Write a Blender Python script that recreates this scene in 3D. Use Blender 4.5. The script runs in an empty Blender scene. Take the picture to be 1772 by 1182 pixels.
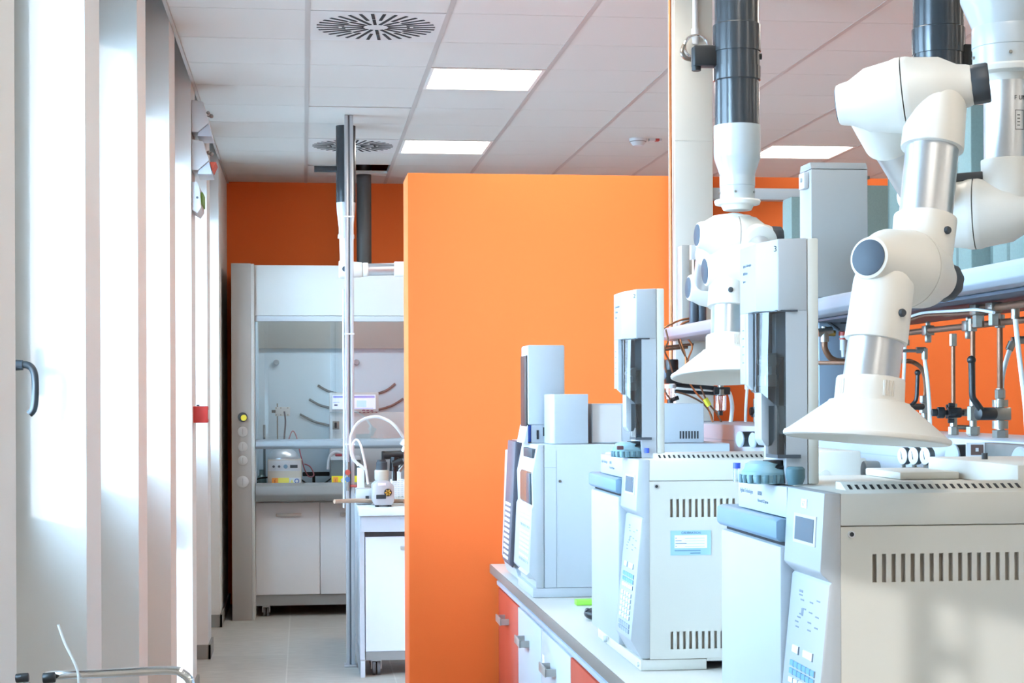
import bpy, bmesh, math, random
from mathutils import Vector as V, Matrix
random.seed(7)
SC = bpy.context.scene
COL = SC.collection
PI = math.pi
# ------------------------------------------------------------------ camera model (1772 x 1182 frame)
F, CX, CY = 2980.0, 886.0, 690.0
TH = math.atan(361 / F)
ROLL = math.radians(0.22)
CAM = V((0, 0, 1.55))
FWD = V((math.sin(TH), math.cos(TH), 0))
RGT = V((math.cos(TH), -math.sin(TH), 0))
UP = V((0, 0, 1))
def ray(px, py):
    u, v = px - CX, CY - py
    u0 = u * math.cos(ROLL) + v * math.sin(ROLL)
    v0 = -u * math.sin(ROLL) + v * math.cos(ROLL)
    return FWD + RGT * (u0 / F) + UP * (v0 / F)
def Wd(px, py, d): return CAM + ray(px, py) * d
def Wx(px, py, x):
    r = ray(px, py); return CAM + r * ((x - CAM.x) / r.x)
def Wy(px, py, y):
    r = ray(px, py); return CAM + r * ((y - CAM.y) / r.y)
def Wz(px, py, z):
    r = ray(px, py); return CAM + r * ((z - CAM.z) / r.z)
cam = bpy.data.cameras.new('camera')
cam.sensor_width = 36.0
cam.lens = F / 1772 * 36.0
cam.shift_y = (690 - 591) / 1772
cam.clip_start = 0.05
camo = bpy.data.objects.new('camera', cam)
COL.objects.link(camo)
cx_ = RGT * math.cos(ROLL) - UP * math.sin(ROLL)
cy_ = RGT * math.sin(ROLL) + UP * math.cos(ROLL)
cz_ = -FWD
camo.matrix_world = Matrix(((cx_.x, cy_.x, cz_.x, CAM.x), (cx_.y, cy_.y, cz_.y, CAM.y), (cx_.z, cy_.z, cz_.z, CAM.z), (0, 0, 0, 1)))
SC.camera = camo
# ------------------------------------------------------------------ materials
def lin(c):
    return tuple(((x / 255) / 12.92 if x / 255 <= .04045 else ((x / 255 + .055) / 1.055) ** 2.4) for x in c)
def hexc(h):
    h = h.lstrip('#'); return lin((int(h[0:2], 16), int(h[2:4], 16), int(h[4:6], 16)))
MATS = {}
def mat(name, col, rough=.5, metal=0.0, spec=.5, noise=0.0, nscale=40, bump=0.0, bscale=200, coat=0.0):
    if name in MATS: return MATS[name]
    m = bpy.data.materials.new(name); m.use_nodes = True
    nt = m.node_tree; b = nt.nodes['Principled BSDF']
    c = hexc(col) if isinstance(col, str) else col
    b.inputs['Base Color'].default_value = (*c, 1)
    b.inputs['Roughness'].default_value = rough
    b.inputs['Metallic'].default_value = metal
    b.inputs['Specular IOR Level'].default_value = spec
    b.inputs['Coat Weight'].default_value = coat
    tc = nt.nodes.new('ShaderNodeTexCoord')
    if noise:
        n = nt.nodes.new('ShaderNodeTexNoise'); n.inputs['Scale'].default_value = nscale; n.inputs['Detail'].default_value = 4
        nt.links.new(tc.outputs['Object'], n.inputs['Vector'])
        r = nt.nodes.new('ShaderNodeMixRGB'); r.blend_type = 'MIX'
        r.inputs[1].default_value = (*[x * (1 - noise) for x in c], 1); r.inputs[2].default_value = (*[min(1, x * (1 + noise)) for x in c], 1)
        nt.links.new(n.outputs['Fac'], r.inputs[0]); nt.links.new(r.outputs[0], b.inputs['Base Color'])
    if bump:
        n = nt.nodes.new('ShaderNodeTexNoise'); n.inputs['Scale'].default_value = bscale; n.inputs['Detail'].default_value = 3
        nt.links.new(tc.outputs['Object'], n.inputs['Vector'])
        bp = nt.nodes.new('ShaderNodeBump'); bp.inputs['Strength'].default_value = bump; bp.inputs['Distance'].default_value = .002
        nt.links.new(n.outputs['Fac'], bp.inputs['Height']); nt.links.new(bp.outputs[0], b.inputs['Normal'])
    MATS[name] = m
    return m
def emis(name, col, s):
    if name in MATS: return MATS[name]
    m = bpy.data.materials.new(name); m.use_nodes = True
    b = m.node_tree.nodes['Principled BSDF']
    c = hexc(col) if isinstance(col, str) else col
    b.inputs['Base Color'].default_value = (*c, 1)
    b.inputs['Emission Color'].default_value = (*c, 1)
    b.inputs['Emission Strength'].default_value = s
    MATS[name] = m; return m
def glassy(name, col, alpha_col, rough=.03, base=.06, fres=.9):
    """thin pane: tinted see-through plus a Fresnel gloss"""
    if name in MATS: return MATS[name]
    m = bpy.data.materials.new(name); m.use_nodes = True
    nt = m.node_tree; nt.nodes.clear()
    out = nt.nodes.new('ShaderNodeOutputMaterial')
    t = nt.nodes.new('ShaderNodeBsdfTransparent'); t.inputs[0].default_value = (*alpha_col, 1)
    g = nt.nodes.new('ShaderNodeBsdfGlossy'); g.inputs['Roughness'].default_value = rough; g.inputs[0].default_value = (*col, 1)
    lw = nt.nodes.new('ShaderNodeLayerWeight'); lw.inputs[0].default_value = .35
    mr = nt.nodes.new('ShaderNodeMapRange'); mr.inputs['To Min'].default_value = base; mr.inputs['To Max'].default_value = fres
    nt.links.new(lw.outputs['Fresnel'], mr.inputs['Value'])
    mx = nt.nodes.new('ShaderNodeMixShader')
    nt.links.new(mr.outputs[0], mx.inputs[0]); nt.links.new(t.outputs[0], mx.inputs[1]); nt.links.new(g.outputs[0], mx.inputs[2])
    nt.links.new(mx.outputs[0], out.inputs[0])
    MATS[name] = m; return m
# ------------------------------------------------------------------ mesh collector
class MB:
    def __init__(s, m=None):
        s.v, s.f, s.fm, s.ms = [], [], [], []
        s.cur = 0
        if m: s.use(m)
    def use(s, m):
        if m not in s.ms: s.ms.append(m)
        s.cur = s.ms.index(m); return s
    def add(s, vs, fs, M=None):
        o = len(s.v)
        for v in vs: s.v.append(M @ V(v) if M else V(v))
        for f in fs:
            s.f.append([i + o for i in f]); s.fm.append(s.cur)
        return s
    def box(s, x0, x1, y0, y1, z0, z1, bev=0.0, seg=2, M=None):
        x0, x1 = min(x0, x1), max(x0, x1); y0, y1 = min(y0, y1), max(y0, y1); z0, z1 = min(z0, z1), max(z0, z1)
        vs = [(x0, y0, z0), (x1, y0, z0), (x1, y1, z0), (x0, y1, z0), (x0, y0, z1), (x1, y0, z1), (x1, y1, z1), (x0, y1, z1)]
        fs = [(0, 3, 2, 1), (4, 5, 6, 7), (0, 1, 5, 4), (1, 2, 6, 5), (2, 3, 7, 6), (3, 0, 4, 7)]
        if bev: return s.bev(vs, fs, bev, seg, M)
        return s.add(vs, fs, M)
    def bev(s, vs, fs, bev, seg=2, M=None, min_angle=20):
        bm = bmesh.new()
        b = [bm.verts.new(v) for v in vs]
        for f in fs: bm.faces.new([b[i] for i in f])
        bm.normal_update()
        es = [e for e in bm.edges if len(e.link_faces) == 2 and e.calc_face_angle(0) > math.radians(min_angle)]
        bmesh.ops.bevel(bm, geom=es, offset=bev, segments=seg, affect='EDGES', profile=.5, clamp_overlap=True)
        bm.verts.index_update()
        s.add([v.co.copy() for v in bm.verts], [[v.index for v in f.verts] for f in bm.faces], M)
        bm.free(); return s
    def prism(s, pts, ax, a0, a1, bev=0.0, seg=2, M=None, min_angle=20):
        """pts: outline in the plane across axis ax ('x': (y,z), 'y': (x,z), 'z': (x,y))"""
        def P(p, a):
            return (a, p[0], p[1]) if ax == 'x' else (p[0], a, p[1]) if ax == 'y' else (p[0], p[1], a)
        area = sum(pts[i][0] * pts[(i + 1) % len(pts)][1] - pts[(i + 1) % len(pts)][0] * pts[i][1] for i in range(len(pts)))
        if area < 0: pts = pts[::-1]
        n = len(pts)
        vs = [P(p, a0) for p in pts] + [P(p, a1) for p in pts]
        fs = [list(range(n - 1, -1, -1)), list(range(n, 2 * n))] + [(i, (i + 1) % n, n + (i + 1) % n, n + i) for i in range(n)]
        if ax == 'y': fs = [list(reversed(f)) for f in fs]
        if a1 < a0: fs = [list(reversed(f)) for f in fs]
        if bev: return s.bev(vs, fs, bev, seg, M, min_angle)
        return s.add(vs, fs, M)
    def lathe(s, p0, axis, prof, n=32, caps=True):
        axis = V(axis).normalized(); p0 = V(p0)
        a = axis.orthogonal().normalized(); b = axis.cross(a)
        vs, fs = [], []
        for (t, r) in prof:
            for k in range(n):
                w = 2 * PI * k / n
                vs.append(p0 + axis * t + (a * math.cos(w) + b * math.sin(w)) * r)
        for i in range(len(prof) - 1):
            for k in range(n):
                k2 = (k + 1) % n
                fs.append((i * n + k, i * n + k2, (i + 1) * n + k2, (i + 1) * n + k))
        if caps:
            fs.append(list(range(n - 1, -1, -1))); m = (len(prof) - 1) * n
            fs.append(list(range(m, m + n)))
        return s.add(vs, fs)
    def cyl(s, p0, p1, r0, r1=None, n=24, rnd=0.0):
        p0, p1 = V(p0), V(p1); L = (p1 - p0).length
        r1 = r0 if r1 is None else r1
        if rnd:
            return s.lathe(p0, p1 - p0, [(0, r0 - rnd), (rnd * .3, r0 - rnd * .3), (rnd, r0), (L - rnd, r1), (L - rnd * .3, r1 - rnd * .3), (L, r1 - rnd)], n)
        return s.lathe(p0, p1 - p0, [(0, r0), (L, r1)], n)
    def sphere(s, c, r, n=16, sc=(1, 1, 1)):
        c = V(c); vs, fs = [c + V((0, 0, -r * sc[2]))], []
        h = n // 2
        for i in range(1, h):
            ph = -PI / 2 + PI * i / h
            for k in range(n):
                w = 2 * PI * k / n
                vs.append(c + V((math.cos(ph) * math.cos(w) * r * sc[0], math.cos(ph) * math.sin(w) * r * sc[1], math.sin(ph) * r * sc[2])))
        vs.append(c + V((0, 0, r * sc[2])))
        for k in range(n): fs.append((0, 1 + (k + 1) % n, 1 + k))
        for i in range(h - 2):
            for k in range(n):
                a, b = 1 + i * n + k, 1 + i * n + (k + 1) % n
                fs.append((a, b, b + n, a + n))
        e = len(vs) - 1; o = 1 + (h - 2) * n
        for k in range(n): fs.append((o + k, o + (k + 1) % n, e))
        return s.add(vs, fs)
    def tube(s, pts, r, n=10, smooth=6, closed=False):
        pts = [V(p) for p in pts]
        if smooth and len(pts) > 2:
            q = []
            for i in range(len(pts) - 1):
                p0 = pts[max(i - 1, 0)]; p1 = pts[i]; p2 = pts[i + 1]; p3 = pts[min(i + 2, len(pts) - 1)]
                for k in range(smooth):
                    t = k / smooth
                    q.append(.5 * ((2 * p1) + (p2 - p0) * t + (2 * p0 - 5 * p1 + 4 * p2 - p3) * t * t + (3 * p1 - p0 - 3 * p2 + p3) * t ** 3))
            q.append(pts[-1]); pts = q
        vs, fs = [], []
        t0 = (pts[1] - pts[0]).normalized(); a = t0.orthogonal().normalized()
        for i, p in enumerate(pts):
            t = (pts[min(i + 1, len(pts) - 1)] - pts[max(i - 1, 0)]).normalized()
            a = (a - t * a.dot(t)).normalized(); b = t.cross(a)
            for k in range(n):
                w = 2 * PI * k / n; vs.append(p + (a * math.cos(w) + b * math.sin(w)) * r)
        for i in range(len(pts) - 1):
            for k in range(n):
                k2 = (k + 1) % n
                fs.append((i * n + k, i * n + k2, (i + 1) * n + k2, (i + 1) * n + k))
        fs.append(list(range(n - 1, -1, -1))); m = (len(pts) - 1) * n; fs.append(list(range(m, m + n)))
        return s.add(vs, fs)
    def text(s, txt, size, M, depth=.0006):
        cu = bpy.data.curves.new('lettering', 'FONT'); cu.body = txt; cu.size = size; cu.extrude = depth / 2; cu.resolution_u = 3
        o = bpy.data.objects.new('lettering', cu); COL.objects.link(o)
        me = bpy.data.meshes.new_from_object(o.evaluated_get(bpy.context.evaluated_depsgraph_get()))
        s.add([v.co.copy() for v in me.vertices], [list(p.vertices) for p in me.polygons], M)
        bpy.data.objects.remove(o); bpy.data.curves.remove(cu); bpy.data.meshes.remove(me)
        return s
    def build(s, name, parent=None, label=None, kind=None, smooth=35):
        org = V((0, 0, 0))
        p = parent
        if p is not None: org = V(p['_o'])
        me = bpy.data.meshes.new(name)
        me.from_pydata([v - org for v in s.v], [], s.f)
        for m in s.ms: me.materials.append(m)
        me.polygons.foreach_set('material_index', s.fm)
        me.polygons.foreach_set('use_smooth', [True] * len(s.f))
        me.update(); me.set_sharp_from_angle(angle=math.radians(smooth))
        o = bpy.data.objects.new(name, me); COL.objects.link(o)
        o['_o'] = tuple(org)
        if p is not None: o.parent = p
        if label: o['label'] = label
        if kind: o['kind'] = kind
        return o
    def solo(s, name, label, cat, group=None, kind=None):
        """a thing that is one mesh: origin at its base"""
        xs = [v.x for v in s.v]; ys = [v.y for v in s.v]; zs = [v.z for v in s.v]
        loc = V(((min(xs) + max(xs)) / 2, (min(ys) + max(ys)) / 2, min(zs)))
        o = s.build(name); me = o.data
        me.transform(Matrix.Translation(-loc)); o.location = loc
        o['label'] = label; o['category'] = cat
        if group: o['group'] = group
        if kind: o['kind'] = kind
        return o
def thing(name, label, cat, loc, group=None):
    o = bpy.data.objects.new(name, None); COL.objects.link(o)
    o.location = V(loc); o['_o'] = tuple(loc); o.empty_display_size = .05
    o['label'] = label; o['category'] = cat
    if group: o['group'] = group
    return o
def struct(name, mb, parent=None):
    o = mb.build(name, parent)
    if parent is None: o['kind'] = 'structure'
    return o
def frame(o, ex, ey):
    """matrix taking text XY plane to world: origin o, x along ex, y along ey"""
    ex, ey = V(ex).normalized(), V(ey).normalized(); ez = ex.cross(ey)
    return Matrix(((ex.x, ey.x, ez.x, o[0]), (ex.y, ey.y, ez.y, o[1]), (ex.z, ey.z, ez.z, o[2]), (0, 0, 0, 1)))
SKY, LAMP, EXPO, HOODW, GLOW, SUN = 28.0, 18.0, 0.04, 6.0, 3.4, 9.0
# ------------------------------------------------------------------ shared materials
white_paint = mat('white_paint', '#dbd8d3', .6, bump=.05, bscale=300)
lab_white = mat('lab_white', '#cdd0d2', .35)
cream = mat('instrument_cream', '#cdcac1', .45, bump=.03, bscale=900)
cool_grey = mat('instrument_pale_grey', '#b0b5ba', .4, bump=.02, bscale=900)
blue_trim = mat('blue_grey_trim', '#7390a6', .4)
arm_white = mat('arm_white_plastic', '#e4e0d8', .4)
alu = mat('brushed_aluminium', '#d5d7da', .32, metal=.85, noise=.04, nscale=60)
chrome = mat('chrome', '#e4e6e8', .12, metal=1)
steel = mat('steel', '#96948e', .3, metal=.9, noise=.1, nscale=80)
black_pl = mat('black_plastic', '#1c1e20', .4)
dark_pl = mat('dark_grey_plastic', '#3c4147', .5)
black_pipe = mat('black_pvc_pipe', '#34383c', .22, noise=.08, nscale=30)
grey_pipe = mat('grey_pvc', '#b9bdbe', .25)
copper = mat('copper', '#b5754e', .35, metal=.9, noise=.15, nscale=60)
old_copper = mat('dull_copper', '#83604c', .45, metal=.7, noise=.25, nscale=60)
orange_p = mat('orange_paint', (.86, .146, .017), .75, noise=.02, nscale=300, bump=.12, bscale=260)
grey_hood = mat('hood_grey', '#a09b94', .5, noise=.03, nscale=150)
hood_white = mat('hood_cream', '#bcbbb5', .45)
rubber = mat('black_rubber', '#141414', .8)
red_lam = mat('red_laminate', '#b8452f', .45, noise=.05, nscale=50)
white_lam = mat('white_laminate', '#c0c6cd', .4)
dark_slot = mat('dark_slot', '#26262a', .8)
clear_tube = mat('milky_tube', '#d9dde0', .3)
green_grey = mat('green_grey_cloth', '#93a09c', .85, noise=.14, nscale=160, bump=.3, bscale=500)
shelf_grey = mat('shelf_grey', '#9ea4ae', .45)
rack_grey = mat('rack_grey', '#b0b1b1', .5)
# ------------------------------------------------------------------ floor
m = bpy.data.materials.new('floor_tiles'); m.use_nodes = True
nt = m.node_tree; b = nt.nodes['Principled BSDF']; b.inputs['Roughness'].default_value = .38
tc = nt.nodes.new('ShaderNodeTexCoord'); br = nt.nodes.new('ShaderNodeTexBrick')
mp = nt.nodes.new('ShaderNodeMapping'); mp.inputs['Location'].default_value = (.1, .25, 0)
nt.links.new(tc.outputs['Object'], mp.inputs['Vector']); nt.links.new(mp.outputs[0], br.inputs['Vector'])
br.offset = .0; br.inputs['Scale'].default_value = 1; br.inputs['Brick Width'].default_value = .6; br.inputs['Row Height'].default_value = .6
br.inputs['Mortar Size'].default_value = .004
br.inputs['Color1'].default_value = (*hexc('#b9b5ad'), 1); br.inputs['Color2'].default_value = (*hexc('#c4c0b8'), 1); br.inputs['Mortar'].default_value = (*hexc('#d0cdc5'), 1)
nz = nt.nodes.new('ShaderNodeTexNoise'); nz.inputs['Scale'].default_value = 9; nz.inputs['Detail'].default_value = 8
mp2 = nt.nodes.new('ShaderNodeMapping'); mp2.inputs['Scale'].default_value = (1, 5, 1)
nt.links.new(tc.outputs['Object'], mp2.inputs['Vector']); nt.links.new(mp2.outputs[0], nz.inputs['Vector'])
mx = nt.nodes.new('ShaderNodeMixRGB'); mx.blend_type = 'MULTIPLY'; mx.inputs[0].default_value = .55
cr = nt.nodes.new('ShaderNodeValToRGB'); cr.color_ramp.elements[0].color = (.62, .62, .62, 1); cr.color_ramp.elements[1].color = (1, 1, 1, 1)
cr.color_ramp.elements[0].position = .3; cr.color_ramp.elements[1].position = .65
nt.links.new(nz.outputs['Fac'], cr.inputs[0]); nt.links.new(br.outputs['Color'], mx.inputs[1]); nt.links.new(cr.outputs[0], mx.inputs[2]); nt.links.new(mx.outputs[0], b.inputs['Base Color'])
floor_m = m
YF, YB, XR, ZC = -4.2, 13.2, 7.5, 3.2
XW, XG = -.57, -.77       # inner face of the piers, plane of the windows
struct('floor', MB(floor_m).box(-1.2, XR + .2, YF - .2, YB + .2, -.1, 0))
# ------------------------------------------------------------------ ceiling: lay-in planks with long T bars
tile_m = mat('ceiling_tile', '#d3cec6', .9, noise=.04, nscale=400, bump=.15, bscale=350)
bar_m = mat('ceiling_bar', '#b9b3ac', .5)
GX0, GY0, T = .025, 7.345, .6
holes = {}
cb = MB(tile_m)
OPEN_ROW = 8                                   # row 12.145 .. 12.745, column 0
LIGHTS = []
for col in (1, 5, 9):
    for row in range(-17, 10, 4):
        r = row if True else row
        LIGHTS.append((col, r + 3 - 0))        # rows 2, 6 ... line up with the photo
LIGHTS = [(c, r) for c in (1, 5, 9) for r in (-18, -14, -10, -6, -2, 2, 6)]
VENTS = [(0, 0), (0, 6)]
for i in range(-1, 13):
    for j in range(-20, 11):
        x0, x1 = GX0 + i * T, GX0 + (i + 1) * T
        y0, y1 = GY0 + j * T, GY0 + (j + 1) * T
        if i == -1: x0 = XW + .015
        x1 = min(x1, XR)
        y0, y1 = max(y0, YF), min(y1, YB)
        if y1 - y0 < .02: continue
        if (i, j) in LIGHTS or (i, j) in VENTS: continue
        a, c = x0 + (.012 if i > -1 else 0), x1 - .012
        g0 = .0025
        if (i, j) == (0, 4): cb.box(a, c, y0 + .022, y1 - g0, ZC, ZC + .018); continue
        if (i, j) == (0, OPEN_ROW):
            cb.box(a, c, y0 + .45, y1 - g0, ZC, ZC + .018)
            cb.box(a, a + .24, y0 + .1, y0 + .45, ZC, ZC + .018)
            cb.box(a, a + .24, y0 + g0, y0 + .03, ZC, ZC + .018)
            continue
        cb.box(a, c, y0 + g0, y1 - g0, ZC, ZC + .018)
cb.use(bar_m)
for i in range(0, 13):
    x = GX0 + i * T
    cb.box(x - .012, x + .012, YF, YB, ZC - .002, ZC + .03)
cb.box(XW + .001, XW + .016, YF, YB, ZC - .012, ZC + .02)
struct('ceiling', cb)
struct('trim_1', MB(mat('plenum_concrete', '#55555a', .9)).box(-1.2, XR + .2, YF - .2, YB + .2, 3.62, 3.75))   # slab over the false ceiling
# ------------------------------------------------------------------ walls
PIERS = [4.65 + 1.45 * k for k in range(-6, 6)]
PW = .33
ZS, ZH = 1.15, 2.92
RW0, RW1, RWS, RWH = -3.9, -1.25, 1.0, 2.6      # wide window behind the camera
wl = MB(white_paint)
NO_WIN = {-6, -5, -4, -3, -2}      # bays behind the camera are plain wall
DOOR_BAY = 2           # bay between pier k=2 and k=3 has a door to the floor
wl.box(-.98, XW, YF, RW0, 0, 3.62)
wl.box(-.98, XW, RW0, RW1, 0, RWS); wl.box(-.98, XW, RW0, RW1, RWH, 3.62)
wl.box(-.98, XW, RW1, PIERS[5] - 1.45 + PW, 0, 3.62)
for k, y in zip(range(-6, 6), PIERS):
    if k in NO_WIN: continue
    wl.box(-.98, XW, y, y + PW if k < 5 else YB, 0, 3.62)
    a, bq = y - 1.45 + PW, y
    if k - 1 != DOOR_BAY: wl.box(-.98, XG - .02, a, bq, 0, ZS)
    wl.box(-.98, XG - .02, a, bq, ZH, 3.62)
struct('wall_left', wl)
struct('wall_back', MB(orange_p).box(-1.0, XR + .2, YB, YB + .15, 0, 3.62))
struct('wall_right', MB(white_paint).box(XR, XR + .15, YF, YB, 0, 3.62))
struct('wall_front', MB(white_paint).box(-1.0, XR + .15, YF - .15, YF, 0, 3.62))
PT = .28
pl = Wy(706.5, 700, 6.76)
PX0, PY0 = pl.x, 6.76
PZ = Wy(706, 299, PY0).z
struct('wall_partition', MB(orange_p).box(PX0, 5.2, PY0, PY0 + PT, 0, PZ, bev=.004))
# skirting
sk = MB(mat('grey_skirting', '#8c8a85', .5))
for k, y in zip(range(-6, 6), PIERS):
    sk.box(XW, XW + .014, y - .014, (y + PW if k < 5 else YB), 0, .085)
    sk.box(XW - .2, XW + .014, y - .014, y, 0, .085)
struct('baseboard_left', sk)
# windows
alu_frame = mat('window_frame_grey', '#b9bdbd', .4)
pane_m = glassy('window_pane', (1, 1, 1), (.94, .97, 1), .02, .04, .8)
black_h = mat('window_handle_black', '#20262b', .35)
def frame_box(mb, y0, y1, z0, z1, w, x0, x1, bev=.003):
    mb.box(x0, x1, y0, y0 + w, z0, z1, bev); mb.box(x0, x1, y1 - w, y1, z0, z1, bev)
    mb.box(x0, x1, y0 + w, y1 - w, z0, z0 + w, bev); mb.box(x0, x1, y0 + w, y1 - w, z1 - w, z1, bev)
nwin = 0
for k, y in zip(range(-6, 6), PIERS):
    a, bq = y - 1.45 + PW, y
    if k in NO_WIN: continue
    isdoor = (k - 1 == DOOR_BAY)
    nwin += 1
    z0 = 0 if isdoor else ZS
    f = MB(alu_frame); frame_box(f, a, bq, z0, ZH, .05, XG - .06, XG)
    ro = f.build('door_1' if isdoor else 'window_%d' % nwin); ro['kind'] = 'structure'
    s = MB(alu_frame); frame_box(s, a + .04, bq - .04, z0 + .04, ZH - .04, .065, XG - .045, XG + .022)
    if not isdoor: s.box(XG - .15, XG + .1 - .09, a, bq, ZS - .02, ZS)
    if isdoor: s.box(XG - .06, XG + .03, a + .05, bq - .05, .83, 1.0, .004)
    s.build('sash', ro)
    MB(pane_m).box(XG - .02, XG - .014, a + .1, bq - .1, z0 + .1, ZH - .1).build('pane', ro)
    if k == 0:
        h = MB(black_h)
        yy = 4.50; xs = XG + .022
        h.box(xs, xs + .014, yy - .018, yy + .018, Wy(26, 674, yy).z, Wy(26, 591, yy).z, .006)
        zc = Wy(40, 632, yy).z
        h.cyl((xs + .01, yy, zc), (xs + .04, yy, zc), .015, .013, 20)
        h.tube([(xs + .034, yy, zc + .002), (xs + .056, yy, zc - .002), (xs + .068, yy, zc - .022), (xs + .07, yy, zc - .07), (xs + .066, yy, zc - .11), (xs + .055, yy, zc - .125)], .0095, 14)
        h.build('handle', ro, 'black lever handle')
# wide window behind the camera with a half lowered roller blind
f = MB(alu_frame); frame_box(f, RW0, RW1, RWS, RWH, .05, XG - .06, XG); f.box(XG - .03, XG - .008, -2.435, -2.365, RWS, RWH)
ro = f.build('window_20'); ro['kind'] = 'structure'
for a, bq in ((RW0 + .05, -2.435), (-2.365, RW1 - .05)):
    MB(pane_m).box(XG - .02, XG - .014, a, bq, RWS + .05, RWH - .05).build('pane', ro)
h = MB(black_h); h.box(XG - .008, XG + .002, -2.42, -2.38, 1.55, 1.66, .004).cyl((XG, -2.40, 1.60), (XG + .05, -2.40, 1.60), .012, n=16).cyl((XG + .05, -2.41, 1.60), (XG + .05, -2.28, 1.60), .010, n=16).sphere((XG + .05, -2.29, 1.60), .022, 14).build('handle', ro, 'black handle')
t = thing('roller_blind', 'half lowered roller blind on the window behind the viewpoint', 'blind', (XG + .1, (RW0 + RW1) / 2, 1.72))
MB(mat('blind_cloth', '#d5d3cc', .9)).box(XG + .075, XG + .078, RW0 + .01, RW1 - .01, 1.695, RWH - .05).build('cloth', t)
MB(alu_frame).box(XG + .07, XG + .083, RW0 + .01, RW1 - .01, 1.675, 1.695).build('bottom_bar', t)
MB(alu_frame).cyl((XG + .077, RW0 + .005, RWH - .03), (XG + .077, RW1 - .005, RWH - .03), .028, n=16).build('roller', t)
MB(white_paint).tube([(XG + .1, -2.26, RWH - .03), (XG + .1, -2.25, 1.9), (XG + .1, -2.28, 1.3), (XG + .1, -2.3, 1.18), (XG + .1, -2.32, 1.3), (XG + .1, -2.29, 1.9), (XG + .1, -2.28, RWH - .03)], .004, 6).build('pull_chain', t)
# ------------------------------------------------------------------ daylight: plain pale blue sky, portals in the windows
w = bpy.data.worlds.new('sky'); SC.world = w; w.use_nodes = True
bg = w.node_tree.nodes['Background']
bg.inputs[0].default_value = (.52, .77, 1.0, 1)
wn = w.node_tree; tcw = wn.nodes.new('ShaderNodeTexCoord')
dp = wn.nodes.new('ShaderNodeVectorMath'); dp.operation = 'DOT_PRODUCT'; dp.inputs[1].default_value = V((-.42, -.88, .2)).normalized()
wn.links.new(tcw.outputs['Generated'], dp.inputs[0])
mr_ = wn.nodes.new('ShaderNodeMapRange'); mr_.interpolation_type = 'SMOOTHSTEP'      # the sky brightens towards the low hazy sun
mr_.inputs['From Min'].default_value = .55; mr_.inputs['From Max'].default_value = 1.0; mr_.inputs['To Min'].default_value = SKY * .72; mr_.inputs['To Max'].default_value = SKY * GLOW
wn.links.new(dp.outputs['Value'], mr_.inputs['Value']); wn.links.new(mr_.outputs[0], bg.inputs[1])
L = bpy.data.lights.new('hazy_sun', 'SUN'); L.energy = SUN; L.angle = math.radians(.4); L.color = (1, .95, .88)
so = bpy.data.objects.new('hazy_sun', L); COL.objects.link(so)
sd = V((.33, .944, -math.tan(math.radians(5)))).normalized()
so.rotation_euler = (-sd).to_track_quat('Z', 'Y').to_euler(); so.location = (-8, -25, 6)
for k, y in zip(range(-6, 6), PIERS):
    if k in NO_WIN: continue
    a, bq = y - 1.45 + PW, y
    z0 = .05 if k - 1 == DOOR_BAY else ZS
    L = bpy.data.lights.new('window_portal', 'AREA'); L.shape = 'RECTANGLE'; L.size = bq - a - .02; L.size_y = ZH - z0 - .02
    L.cycles.is_portal = True
    lo = bpy.data.objects.new('window_portal', L); COL.objects.link(lo)
    ez = V((-1, 0, 0))      # area lights shine along -Z: local Z points outdoors
    ex = V((0, 1, 0)); ey = ez.cross(ex)
    lo.matrix_world = Matrix(((ex.x, ey.x, ez.x, -.97), (ex.y, ey.y, ez.y, (a + bq) / 2), (ex.z, ey.z, ez.z, (z0 + ZH) / 2), (0, 0, 0, 1)))
# ground outside
struct('ground', MB(mat('paving_outside', '#b9bcbc', .8, noise=.1, nscale=3)).box(-60, -1.3, -40, 50, -.4, -.25))
SC.view_settings.view_transform = 'Standard'; SC.view_settings.look = 'None'; SC.view_settings.gamma = 1; SC.view_settings.use_curve_mapping = False
SC.view_settings.exposure = EXPO
# ------------------------------------------------------------------ ceiling lights, diffusers, detector
lamp_m = emis('lamp_diffuser', (1, .93, .83), LAMP)
NL = {(1, 2): 'square lit ceiling panel, nearer of the two above the orange partition', (1, 6): 'square lit ceiling panel just above top edge of orange partition',
      (5, 6): 'square lit ceiling panel between black duct pipe and white jointed arm'}
lf = mat('lamp_frame', '#e8e6e0', .4)
for (c, r) in LIGHTS:
    x0, y0 = GX0 + c * T, GY0 + r * T
    x1, y1 = min(x0 + T, XR), y0 + T
    if y1 < YF + .3 or x1 - x0 < .5: continue
    lab = NL.get((c, r), 'square lit ceiling panel out of the picture')
    t = thing('ceiling_light', lab, 'ceiling light', ((x0 + x1) / 2, (y0 + y1) / 2, ZC - .004), 'lit ceiling panels')
    fm = MB(lf); e = .012
    for (a, b_, c_, d_) in ((x0 + e, x1 - e, y0 + .003, y0 + .025), (x0 + e, x1 - e, y1 - .025, y1 - .003), (x0 + e, x0 + .03, y0 + .025, y1 - .025), (x1 - .03, x1 - e, y0 + .025, y1 - .025)):
        fm.box(a, b_, c_, d_, ZC - .004, ZC + .04)
    fm.box(x0 + e, x1 - e, y0 + .003, y1 - .003, ZC + .04, ZC + .05)
    fm.build('frame', t)
    MB(lamp_m).box(x0 + .03, x1 - .03, y0 + .025, y1 - .025, ZC + .004, ZC + .01).build('diffuser', t)
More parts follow.
